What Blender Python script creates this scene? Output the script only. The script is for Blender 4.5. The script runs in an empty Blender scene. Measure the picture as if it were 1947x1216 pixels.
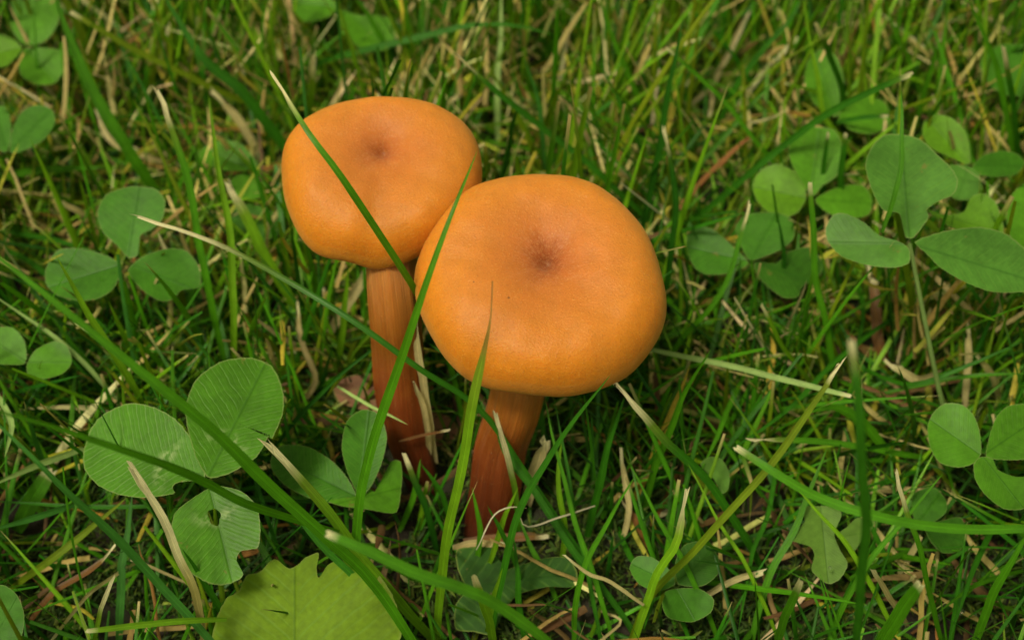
import bpy, math, random
import numpy as np
from mathutils import Vector

random.seed(11)
rng = np.random.default_rng(7)
U = 0.01                      # everything below is written in centimetres; meshes are made in metres

# ------------------------------------------------------------------ camera, sky, sun, exposure
PITCH = math.radians(48.0)
FPX = 2675.0                  # focal length in pixels of the 1947-pixel-wide photograph
DIST = 22.2
AIM = np.array([0.0, 0.0, 5.0])
FWD = np.array([0.0, math.cos(PITCH), -math.sin(PITCH)])
UPV = np.array([0.0, math.sin(PITCH), math.cos(PITCH)])
RGT = np.array([1.0, 0.0, 0.0])
CAM = AIM - FWD * DIST
sc = bpy.context.scene
C = sc.collection
cd = bpy.data.cameras.new('camera')
cam = bpy.data.objects.new('camera', cd)
C.objects.link(cam)
cam.location = CAM * U
cam.rotation_euler = (math.pi / 2 - PITCH, 0, 0)
cd.sensor_width = 36.0
cd.lens = 36.0 * FPX / 1947.0
cd.clip_start = 0.005
cd.clip_end = 500.0
cd.dof.use_dof = True
cd.dof.focus_distance = 0.216
cd.dof.aperture_fstop = 20.0
sc.camera = cam

SUN_EL, SUN_AZ = math.radians(64), math.radians(-130)     # azimuth from +Y towards +X
w = bpy.data.worlds.new('World')
sc.world = w
w.use_nodes = True
nt = w.node_tree
bg = nt.nodes['Background']
sky = nt.nodes.new('ShaderNodeTexSky')
sky.sky_type = 'NISHITA'
sky.sun_disc = False
sky.sun_elevation = SUN_EL
sky.sun_rotation = SUN_AZ
sky.air_density = 1.0
sky.dust_density = 5.0
hs = nt.nodes.new('ShaderNodeHueSaturation')
hs.inputs['Saturation'].default_value = 0.25
nt.links.new(sky.outputs[0], hs.inputs['Color'])
mu = nt.nodes.new('ShaderNodeMix'); mu.data_type = 'RGBA'; mu.blend_type = 'MULTIPLY'; mu.inputs[0].default_value = 1.0
mu.inputs[7].default_value = (1.0, 0.96, 0.58, 1.0)
nt.links.new(hs.outputs[0], mu.inputs[6])
nt.links.new(mu.outputs[2], bg.inputs[0])
bg.inputs[1].default_value = 0.070
sl = bpy.data.lights.new('sun', 'SUN')
sl.energy = 1.5
sl.angle = math.radians(12)
sl.color = (1.0, 0.92, 0.68)
sun = bpy.data.objects.new('sun', sl)
C.objects.link(sun)
sd = Vector((math.cos(SUN_EL) * math.sin(SUN_AZ), math.cos(SUN_EL) * math.cos(SUN_AZ), math.sin(SUN_EL)))
sun.rotation_euler = sd.to_track_quat('Z', 'Y').to_euler()
sc.view_settings.view_transform = 'Standard'
sc.view_settings.look = 'None'
sc.view_settings.gamma = 1.0
sc.view_settings.exposure = 0.68

# ------------------------------------------------------------------ helpers
def P(u, v, z):
    """point of the lawn seen at photo position (u, v) standing z cm above the ground"""
    d = FWD + RGT * ((u - 973.5) / FPX) + UPV * ((608.0 - v) / FPX)
    return CAM + d * ((z - CAM[2]) / d[2])

def on_plane(u, v, p0, n):
    d = FWD + RGT * ((u - 973.5) / FPX) + UPV * ((608.0 - v) / FPX)
    return CAM + d * (np.dot(p0 - CAM, n) / np.dot(d, n))

def proj(p):
    q = p - CAM
    d = q @ FWD
    return 973.5 + FPX * (q @ RGT) / d, 608.0 - FPX * (q @ UPV) / d, d

def depth(p):
    return float((np.asarray(p) - CAM) @ FWD)

def unit(a):
    a = np.asarray(a, float)
    return a / max(1e-9, np.linalg.norm(a))

def spline(pts, n):
    """Catmull-Rom through pts, n samples evenly spaced in parameter by chord length"""
    p = np.asarray(pts, float)
    if len(p) == 2:
        t = np.linspace(0, 1, n)[:, None]
        return p[0] * (1 - t) + p[1] * t
    q = np.vstack([2 * p[0] - p[1], p, 2 * p[-1] - p[-2]])
    seg = np.linalg.norm(p[1:] - p[:-1], axis=1)
    cum = np.concatenate([[0], np.cumsum(seg)])
    out = []
    for s in np.linspace(0, cum[-1] - 1e-6, n):
        i = min(len(seg) - 1, int(np.searchsorted(cum, s, side='right') - 1))
        t = (s - cum[i]) / max(1e-9, seg[i])
        a, b, c, d = q[i], q[i + 1], q[i + 2], q[i + 3]
        out.append(0.5 * (2 * b + (c - a) * t + (2 * a - 5 * b + 4 * c - d) * t * t + (3 * b - a - 3 * c + d) * t ** 3))
    return np.array(out)

def closed_spline(pts, n):
    p = np.asarray(pts, float)
    m = len(p)
    out = []
    seg = np.linalg.norm(np.roll(p, -1, 0) - p, axis=1)
    cum = np.concatenate([[0], np.cumsum(seg)])
    for s in np.linspace(0, cum[-1], n, endpoint=False):
        i = min(m - 1, int(np.searchsorted(cum, s, side='right') - 1))
        t = (s - cum[i]) / max(1e-9, seg[i])
        a, b, c, d = p[i - 1], p[i], p[(i + 1) % m], p[(i + 2) % m]
        h = 0.5 * (2 * b + (c - a) * t + (2 * a - 5 * b + 4 * c - d) * t * t + (3 * b - a - 3 * c + d) * t ** 3)
        lin = b * (1 - t) + c * t
        out.append(0.75 * h + 0.25 * lin)
    return np.array(out)

def make_mesh(name, verts, quads, mat, uv=None, uv2=None, col=None, smooth=True, tris=None):
    """verts in cm, quads (m,4) index array; per-vertex uv / uv2 / colour; fast foreach_set build"""
    me = bpy.data.meshes.new(name)
    v = np.asarray(verts, np.float32) * U
    me.vertices.add(len(v))
    me.vertices.foreach_set('co', v.ravel())
    q = np.asarray(quads, np.int32).reshape(-1, 4) if quads is not None and len(quads) else np.zeros((0, 4), np.int32)
    t = np.asarray(tris, np.int32).reshape(-1, 3) if tris is not None and len(tris) else np.zeros((0, 3), np.int32)
    loops = np.concatenate([q.ravel(), t.ravel()])
    me.loops.add(len(loops))
    me.loops.foreach_set('vertex_index', loops)
    me.polygons.add(len(q) + len(t))
    starts = np.concatenate([np.arange(len(q)) * 4, len(q) * 4 + np.arange(len(t)) * 3]).astype(np.int32)
    me.polygons.foreach_set('loop_start', starts)
    me.polygons.foreach_set('use_smooth', np.full(len(starts), smooth))
    me.update(calc_edges=True)
    for nm, a in (('uv', uv), ('uv2', uv2)):
        if a is not None:
            l = me.uv_layers.new(name=nm)
            l.data.foreach_set('uv', np.asarray(a, np.float32)[loops].ravel())
    if col is not None:
        ca = me.color_attributes.new('tint', 'FLOAT_COLOR', 'POINT')
        c = np.ones((len(v), 4), np.float32)
        c[:, :col.shape[1]] = col
        ca.data.foreach_set('color', c.ravel())
    me.validate()
    if mat: me.materials.append(mat)
    return me

def link(name, me, origin=None, parent=None, label=None, cat=None, group=None, kind=None):
    """link a mesh; origin in cm: the mesh is shifted so its origin sits there"""
    o = bpy.data.objects.new(name, me)
    C.objects.link(o)
    if origin is not None:
        n = len(me.vertices)
        a = np.empty(n * 3, np.float32)
        me.vertices.foreach_get('co', a)
        off = np.asarray(origin, np.float32) * U
        a = (a.reshape(-1, 3) - off).ravel()
        me.vertices.foreach_set('co', a)
        me.update()
        if parent is None: o.location = off
    if parent is not None: o.parent = parent
    if label: o['label'] = label
    if cat: o['category'] = cat
    if group: o['group'] = group
    if kind: o['kind'] = kind
    return o

def thing(name, loc, label, cat, group=None):
    e = bpy.data.objects.new(name, None)
    C.objects.link(e)
    e.empty_display_size = 0.005
    e.location = np.asarray(loc) * U
    e['label'] = label
    e['category'] = cat
    if group: e['group'] = group
    return e

# ------------------------------------------------------------------ materials
class NT:
    def __init__(s, name):
        s.m = bpy.data.materials.new(name)
        s.m.use_nodes = True
        s.t = s.m.node_tree
        s.b = s.t.nodes['Principled BSDF']
        s.o = s.t.nodes['Material Output']
    def n(s, kind, **kw):
        x = s.t.nodes.new(kind)
        for k, v in kw.items():
            if k in x.inputs: x.inputs[k].default_value = v
            else: setattr(x, k, v)
        return x
    def l(s, a, b): s.t.links.new(a, b)
    def val(s, x, sock):
        if isinstance(x, (int, float)): sock.default_value = x
        else: s.l(x, sock)
    def math(s, op, a, b=0.0, c=0.0):
        x = s.t.nodes.new('ShaderNodeMath'); x.operation = op
        s.val(a, x.inputs[0]); s.val(b, x.inputs[1]); s.val(c, x.inputs[2])
        return x.outputs[0]
    def noise(s, vec, scale, detail=3.0, rough=0.55):
        x = s.n('ShaderNodeTexNoise'); x.inputs['Scale'].default_value = scale
        x.inputs['Detail'].default_value = detail; x.inputs['Roughness'].default_value = rough
        if vec is not None: s.l(vec, x.inputs['Vector'])
        return x.outputs['Fac']
    def ramp(s, fac, stops):
        x = s.n('ShaderNodeValToRGB')
        e = x.color_ramp.elements
        while len(e) < len(stops): e.new(0.5)
        for i, (p, c) in enumerate(stops):
            e[i].position = p; e[i].color = (*c, 1.0) if len(c) == 3 else c
        s.l(fac, x.inputs[0])
        return x.outputs[0]
    def smooth(s, x, a, b, lo=0.0, hi=1.0):
        m = s.n('ShaderNodeMapRange'); m.interpolation_type = 'SMOOTHSTEP'
        s.val(x, m.inputs[0]); m.inputs[1].default_value = a; m.inputs[2].default_value = b
        m.inputs[3].default_value = lo; m.inputs[4].default_value = hi
        return m.outputs[0]
    def mix(s, fac, a, b, mode='MIX'):
        x = s.t.nodes.new('ShaderNodeMix'); x.data_type = 'RGBA'; x.blend_type = mode
        s.val(fac, x.inputs[0])
        for v, k in ((a, 6), (b, 7)):
            if isinstance(v, tuple): x.inputs[k].default_value = (*v, 1.0)
            else: s.l(v, x.inputs[k])
        return x.outputs[2]
    def bump(s, h, strength, dist):
        x = s.n('ShaderNodeBump'); x.inputs['Strength'].default_value = strength
        x.inputs['Distance'].default_value = dist
        s.l(h, x.inputs['Height'])
        return x.outputs[0]
    def uv(s, name):
        x = s.n('ShaderNodeUVMap'); x.uv_map = name
        y = s.n('ShaderNodeSeparateXYZ'); s.l(x.outputs[0], y.inputs[0])
        return x.outputs[0], y.outputs[0], y.outputs[1]
    def vcomb(s, x, y, z=0.0):
        c = s.n('ShaderNodeCombineXYZ')
        s.val(x, c.inputs[0]); s.val(y, c.inputs[1]); s.val(z, c.inputs[2])
        return c.outputs[0]
    def obj(s):
        return s.n('ShaderNodeTexCoord').outputs['Object']
    def translucent(s, color, fac):
        tr = s.n('ShaderNodeBsdfTranslucent'); s.l(color, tr.inputs[0])
        mx = s.n('ShaderNodeMixShader'); mx.inputs[0].default_value = fac
        s.l(s.b.outputs[0], mx.inputs[1]); s.l(tr.outputs[0], mx.inputs[2])
        s.l(mx.outputs[0], s.o.inputs[0])

def mat_blade():
    s = NT('grass_blade')
    tint = s.n('ShaderNodeVertexColor'); tint.layer_name = 'tint'
    _, u, v = s.uv('uv')
    # lengthwise nerves, their pale lines strengthened to paint in streak highlights, plus mottling
    cr = s.math('SINE', s.math('MULTIPLY', u, 44.0))
    nz = s.noise(s.vcomb(s.math('MULTIPLY', u, 9.0), s.math('MULTIPLY', v, 2.2)), 1.0, 4.0)
    nz2 = s.noise(s.obj(), 260.0, 3.0)
    k = s.math('ADD', s.math('MULTIPLY', cr, 0.17), s.math('ADD', s.math('MULTIPLY', nz, 0.7), 0.62))
    k = s.math('MULTIPLY', k, s.math('ADD', s.math('MULTIPLY', nz2, 0.7), 0.65))
    rib = s.smooth(s.math('ABSOLUTE', s.math('SUBTRACT', u, 0.5)), 0.09, 0.0, 1.0, 1.35)  # midrib drawn lighter, a highlight put into the colour
    k = s.math('MULTIPLY', k, rib)
    col = s.mix(1.0, tint.outputs[0], s.vcomb(k, k, k), 'MULTIPLY')
    s.l(col, s.b.inputs['Base Color'])
    s.b.inputs['Roughness'].default_value = 0.34
    s.b.inputs['Specular IOR Level'].default_value = 0.34
    s.l(s.bump(cr, 0.35, 0.00008), s.b.inputs['Normal'])
    s.translucent(s.mix(1.0, col, (1.25, 1.15, 0.5), 'MULTIPLY'), 0.32)
    return s.m

def mat_leaf(name='clover_leaflet', vein_n=13.0, slope=0.62, edge=(0.22, 0.30, 0.09), rough=0.42):
    s = NT(name)
    tint = s.n('ShaderNodeVertexColor'); tint.layer_name = 'tint'
    _, a, t = s.uv('uv')            # a: signed distance from midrib / length, t: along the midrib 0..1
    _, r, ch = s.uv('uv2')          # r: 0 middle .. 1 edge, ch: strength of the pale chevron
    aa = s.math('ABSOLUTE', a)
    wob = s.noise(s.obj(), 330.0, 2.0)
    w_ = s.math('SUBTRACT', t, s.math('MULTIPLY', s.math('POWER', aa, 0.85), slope))
    w_ = s.math('ADD', w_, s.math('MULTIPLY', wob, 0.05))
    f = s.math('FRACT', s.math('MULTIPLY', w_, vein_n))
    tri = s.math('ABSOLUTE', s.math('SUBTRACT', f, 0.5))
    vein = s.smooth(tri, 0.0, 0.13, 1.0, 0.0)
    f2 = s.math('FRACT', s.math('ADD', s.math('MULTIPLY', w_, vein_n * 2.0), 0.5))
    vein2 = s.smooth(s.math('ABSOLUTE', s.math('SUBTRACT', f2, 0.5)), 0.0, 0.2, 0.45, 0.0)
    vein = s.math('MULTIPLY', s.math('MAXIMUM', vein, vein2), s.smooth(aa, 0.0, 0.06))
    mid = s.smooth(aa, 0.0, 0.018, 1.0, 0.0)
    big = s.noise(s.obj(), 110.0, 3.0)
    fine = s.noise(s.obj(), 900.0, 3.0)
    k = s.math('MULTIPLY', s.math('ADD', s.math('MULTIPLY', big, 1.1), 0.45), s.math('ADD', s.math('MULTIPLY', fine, 0.7), 0.65))
    col = s.mix(1.0, tint.outputs[0], s.vcomb(k, k, k), 'MULTIPLY')
    col = s.mix(s.math('MULTIPLY', s.math('MULTIPLY', vein, s.smooth(big, 0.25, 0.6)), 0.30), col, (0.15, 0.30, 0.04))
    col = s.mix(s.math('MULTIPLY', mid, 0.35), col, (0.015, 0.07, 0.006))
    # pale chevron of the white clover
    cw = s.math('SUBTRACT', t, s.math('ADD', s.math('MULTIPLY', aa, -0.35), 0.36))
    chev = s.math('MULTIPLY', s.smooth(s.math('ABSOLUTE', cw), 0.0, 0.085, 1.0, 0.0), s.smooth(s.noise(s.obj(), 620.0, 3.0), 0.42, 0.62))
    chev = s.math('MULTIPLY', s.math('MULTIPLY', chev, s.smooth(aa, 0.24, 0.05)), ch)
    col = s.mix(chev, col, (0.26, 0.38, 0.14))
    bl = s.math('MULTIPLY', s.smooth(s.noise(s.obj(), 260.0, 4.0, 0.7), 0.66, 0.72), 0.55)
    col = s.mix(bl, col, (0.20, 0.17, 0.04))
    rim = s.smooth(r, 0.965, 1.0)
    col = s.mix(s.math('MULTIPLY', rim, s.math('ADD', s.math('MULTIPLY', wob, 0.9), 0.25)), col, edge)
    s.l(col, s.b.inputs['Base Color'])
    s.b.inputs['Roughness'].default_value = rough
    s.b.inputs['Specular IOR Level'].default_value = 0.20
    s.b.inputs['Sheen Weight'].default_value = 0.04
    h = s.math('ADD', s.math('MULTIPLY', vein, 1.0), s.math('ADD', s.math('MULTIPLY', mid, -1.6), s.math('MULTIPLY', fine, 0.5)))
    s.l(s.bump(h, 0.35, 0.00010), s.b.inputs['Normal'])
    s.translucent(s.mix(1.0, col, (1.25, 1.2, 0.5), 'MULTIPLY'), 0.28)
    return s.m

def mat_cap():
    s = NT('mushroom_cap')
    _, ang, r = s.uv('uv')           # ang 0..1 round the cap, r 0 in the middle .. 1 at the rim
    ob = s.obj()
    big = s.noise(ob, 95.0, 3.0)
    med = s.noise(ob, 420.0, 4.0)
    th = s.math('MULTIPLY', ang, 2 * math.pi)
    sx = s.math('MULTIPLY', s.math('COSINE', th), 1.0)
    sy = s.math('MULTIPLY', s.math('SINE', th), 1.0)
    fib = s.noise(s.vcomb(s.math('MULTIPLY', sx, 14.0), s.math('MULTIPLY', sy, 14.0), s.math('MULTIPLY', r, 5.0)), 1.0, 5.0, 0.65)
    rr = s.math('ADD', r, s.math('MULTIPLY', s.math('SUBTRACT', big, 0.5), 0.36))
    rr = s.math('ADD', rr, s.math('MULTIPLY', s.math('SUBTRACT', fib, 0.5), 0.16))
    col = s.ramp(rr, [(0.0, (0.23, 0.052, 0.014)), (0.06, (0.33, 0.080, 0.018)), (0.13, (0.42, 0.116, 0.024)), (0.26, (0.50, 0.156, 0.028)),
                      (0.48, (0.54, 0.184, 0.030)), (0.74, (0.57, 0.204, 0.026)), (0.90, (0.60, 0.208, 0.014)), (1.0, (0.58, 0.180, 0.010))])
    # fine scurfy grain: dark specks, and pale ones doubling as painted-in glints
    g1 = s.noise(ob, 2600.0, 2.0, 0.7)
    g2 = s.noise(ob, 3600.0, 1.0, 0.6)
    dark = s.math('MULTIPLY', s.smooth(g1, 0.50, 0.72), 0.30)
    lite = s.math('MULTIPLY', s.smooth(g2, 0.60, 0.76), 0.45)
    col = s.mix(dark, col, (0.32, 0.11, 0.025))
    col = s.mix(lite, col, (0.66, 0.33, 0.11))
    # pale felt in the dimple
    rays = s.noise(s.vcomb(s.math('MULTIPLY', sx, 34.0), s.math('MULTIPLY', sy, 34.0), s.math('MULTIPLY', r, 26.0)), 1.0, 3.0, 0.7)
    felt = s.math('MULTIPLY', s.smooth(rr, 0.40, 0.12), s.smooth(s.math('ADD', s.math('MULTIPLY', rays, 0.6), s.math('MULTIPLY', s.noise(ob, 1900.0, 3.0, 0.8), 0.4)), 0.47, 0.60))
    col = s.mix(s.math('MULTIPLY', felt, 0.5), col, (0.56, 0.25, 0.12))
    # rare pin-prick spots
    vo = s.n('ShaderNodeTexVoronoi'); vo.inputs['Scale'].default_value = 230.0
    s.l(ob, vo.inputs['Vector'])
    spot = s.math('MULTIPLY', s.smooth(vo.outputs['Distance'], 0.035, 0.055, 1.0, 0.0), s.smooth(s.noise(ob, 60.0, 0.0), 0.60, 0.64))
    col = s.mix(s.math('MULTIPLY', spot, 0.75), col, (0.14, 0.05, 0.015))
    # faint radial striation near the rim
    st = s.math('SINE', s.math('ADD', s.math('MULTIPLY', th, 62.0), s.math('MULTIPLY', big, 7.0)))
    st = s.math('MULTIPLY', s.math('MULTIPLY', st, s.smooth(r, 0.72, 0.97)), 0.5)
    kk = s.math('ADD', s.math('MULTIPLY', st, 0.035), 1.0)
    kk = s.math('MULTIPLY', kk, s.math('ADD', s.math('MULTIPLY', med, 0.28), 0.86))
    col = s.mix(1.0, col, s.vcomb(kk, kk, kk), 'MULTIPLY')
    s.l(col, s.b.inputs['Base Color'])
    s.b.inputs['Sheen Weight'].default_value = 0.10
    s.b.inputs['Sheen Tint'].default_value = (1.0, 0.75, 0.5, 1.0)
    s.b.inputs['Roughness'].default_value = 0.42
    s.b.inputs['Specular IOR Level'].default_value = 0.2
    s.b.inputs['Subsurface Weight'].default_value = 0.55
    s.b.inputs['Subsurface Radius'].default_value = (1.0, 0.38, 0.10)
    s.b.inputs['Subsurface Scale'].default_value = 0.0035
    h = s.math('ADD', s.math('MULTIPLY', g1, 1.0), s.math('ADD', s.math('MULTIPLY', g2, 0.4), s.math('MULTIPLY', med, 1.3)))
    h = s.math('ADD', h, s.math('MULTIPLY', st, 0.2))
    s.l(s.bump(h, 0.5, 0.00022), s.b.inputs['Normal'])
    return s.m

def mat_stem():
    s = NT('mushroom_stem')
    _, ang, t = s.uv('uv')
    ob = s.obj()
    th = s.math('MULTIPLY', ang, 2 * math.pi)
    cx, sy = s.math('COSINE', th), s.math('SINE', th)
    fib = s.noise(s.vcomb(s.math('MULTIPLY', cx, 13.0), s.math('MULTIPLY', sy, 13.0), s.math('MULTIPLY', t, 4.0)), 1.0, 6.0, 0.7)
    big = s.noise(ob, 160.0, 3.0)
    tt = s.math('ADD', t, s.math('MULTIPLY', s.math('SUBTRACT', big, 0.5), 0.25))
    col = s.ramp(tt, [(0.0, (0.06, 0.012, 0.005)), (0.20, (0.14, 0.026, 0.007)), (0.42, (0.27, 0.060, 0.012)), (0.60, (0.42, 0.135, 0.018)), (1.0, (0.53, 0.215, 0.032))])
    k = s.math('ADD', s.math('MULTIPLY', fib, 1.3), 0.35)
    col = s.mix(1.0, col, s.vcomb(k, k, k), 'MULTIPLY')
    col = s.mix(s.smooth(fib, 0.58, 0.75, 0.0, 0.35), col, (0.58, 0.30, 0.12))
    sp = s.smooth(s.noise(ob, 2400.0, 2.0), 0.66, 0.76)
    col = s.mix(s.math('MULTIPLY', sp, 0.35), col, (0.8, 0.5, 0.22))
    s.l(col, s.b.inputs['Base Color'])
    s.b.inputs['Roughness'].default_value = 0.38
    s.b.inputs['Subsurface Weight'].default_value = 0.4
    s.b.inputs['Subsurface Radius'].default_value = (1.0, 0.32, 0.1)
    s.b.inputs['Subsurface Scale'].default_value = 0.003
    s.l(s.bump(fib, 0.9, 0.0006), s.b.inputs['Normal'])
    return s.m

def mat_gill():
    s = NT('mushroom_gill')
    c = s.ramp(s.noise(s.obj(), 300.0), [(0.3, (0.42, 0.17, 0.06)), (0.7, (0.56, 0.27, 0.11))])
    s.l(c, s.b.inputs['Base Color'])
    s.b.inputs['Roughness'].default_value = 0.6
    s.b.inputs['Subsurface Weight'].default_value = 0.3
    s.b.inputs['Subsurface Scale'].default_value = 0.002
    return s.m

def mat_soil():
    s = NT('soil')
    ob = s.obj()
    a = s.noise(ob, 45.0, 6.0, 0.65)
    b = s.noise(ob, 420.0, 5.0, 0.7)
    near = s.ramp(a, [(0.30, (0.008, 0.005, 0.003)), (0.48, (0.020, 0.013, 0.006)), (0.60, (0.016, 0.020, 0.005)), (0.75, (0.045, 0.026, 0.010))])
    k = s.math('ADD', s.math('MULTIPLY', b, 1.2), 0.4)
    near = s.mix(1.0, near, s.vcomb(k, k, k), 'MULTIPLY')
    sep = s.n('ShaderNodeSeparateXYZ'); s.l(ob, sep.inputs[0])
    d2 = s.math('SQRT', s.math('ADD', s.math('POWER', sep.outputs[0], 2.0), s.math('POWER', sep.outputs[1], 2.0)))
    far = s.ramp(s.noise(ob, 30.0, 5.0), [(0.35, (0.030, 0.075, 0.010)), (0.65, (0.075, 0.120, 0.022))])
    col = s.mix(s.smooth(d2, 0.45, 0.9), near, far)
    s.l(col, s.b.inputs['Base Color'])
    s.b.inputs['Roughness'].default_value = 0.8
    s.l(s.bump(s.math('ADD', a, s.math('MULTIPLY', b, 0.4)), 1.0, 0.002), s.b.inputs['Normal'])
    return s.m

def mat_tinted(name, rough=0.8, fac=0.2):
    s = NT(name)
    tint = s.n('ShaderNodeVertexColor'); tint.layer_name = 'tint'
    k = s.math('ADD', s.math('MULTIPLY', s.noise(s.obj(), 900.0, 3.0), 0.9), 0.55)
    col = s.mix(1.0, tint.outputs[0], s.vcomb(k, k, k), 'MULTIPLY')
    s.l(col, s.b.inputs['Base Color'])
    s.b.inputs['Roughness'].default_value = rough
    s.translucent(col, fac)
    return s.m

def mat_drop():
    s = NT('water_drop')
    s.b.inputs['Base Color'].default_value = (1, 1, 1, 1)
    s.b.inputs['Transmission Weight'].default_value = 1.0
    s.b.inputs['IOR'].default_value = 1.33
    s.b.inputs['Roughness'].default_value = 0.02
    return s.m

M_BLADE, M_LEAF, M_CAP, M_STEM, M_GILL, M_SOIL = mat_blade(), mat_leaf(), mat_cap(), mat_stem(), mat_gill(), mat_soil()
M_WEED = mat_leaf('lobed_leaf', 5.0, 0.8, (0.20, 0.26, 0.05), 0.6)
M_STRAW = mat_tinted('dry_straw', 0.75, 0.2)
M_MOSS = mat_tinted('moss', 0.7, 0.35)
M_DROP = mat_drop()

GREEN = {
    'mid':   (0.070, 0.245, 0.007), 'dark': (0.035, 0.165, 0.007), 'deep': (0.020, 0.105, 0.006),
    'lime':  (0.170, 0.370, 0.012), 'teal': (0.055, 0.205, 0.030), 'pale': (0.340, 0.500, 0.160),
    'olive': (0.150, 0.230, 0.008), 'straw': (0.56, 0.47, 0.23), 'rust': (0.20, 0.085, 0.020), 'white': (0.62, 0.56, 0.42),
    'tan': (0.42, 0.33, 0.14),
}
STRAWC = np.array([0.52, 0.41, 0.19])

# ------------------------------------------------------------------ the ground
def hgt(x, y):
    return 0.25 * np.sin(x * 0.55 + 1.3) * np.cos(y * 0.47 - 0.4) + 0.12 * np.sin(x * 1.7 + y * 1.1) + 0.08 * np.sin(2.9 * y - 1.3 * x)

def build_ground():
    n = 181
    t = np.linspace(-1, 1, n)
    g = np.sinh(t * 7.2) / np.sinh(7.2) * 4000.0
    g = np.where(np.abs(t) < 0.55, t * 60.0 + (g * 0.0), g)
    # keep monotone: blend from the fine core to the far stretch
    core = t * 60.0
    far = np.sign(t) * (np.abs(core) + np.maximum(0, np.abs(t) - 0.45) ** 4 * 60000.0)
    g = far
    X, Y = np.meshgrid(g, g)
    Z = hgt(X, Y) * np.exp(-(X ** 2 + Y ** 2) / 60.0 ** 2) - 0.05
    Z += rng.normal(0, 0.04, Z.shape) * (np.hypot(X, Y) < 40)
    V = np.stack([X.ravel(), Y.ravel(), Z.ravel()], 1)
    i = np.arange(n * n).reshape(n, n)
    q = np.stack([i[:-1, :-1].ravel(), i[:-1, 1:].ravel(), i[1:, 1:].ravel(), i[1:, :-1].ravel()], 1)
    link('ground', make_mesh('ground', V, q, M_SOIL), kind='structure')
build_ground()

# ------------------------------------------------------------------ mushrooms
PROFILE = [(0.0, 0.085), (0.035, 0.098), (0.08, 0.145), (0.15, 0.200), (0.26, 0.252), (0.38, 0.286), (0.50, 0.302), (0.63, 0.302), (0.75, 0.280),
           (0.845, 0.230), (0.915, 0.160), (0.962, 0.075), (0.987, -0.010), (0.990, -0.080), (0.972, -0.130), (0.940, -0.150), (0.90, -0.138)]

def cap_frame(tilt):
    """tilt = lean of the cap axis (x, y)"""
    ax = unit([tilt[0], tilt[1], 1.0])
    ex = unit(np.cross([0, 1, 0], ax)); ey = np.cross(ax, ex)
    return ex, ey, ax

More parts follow.
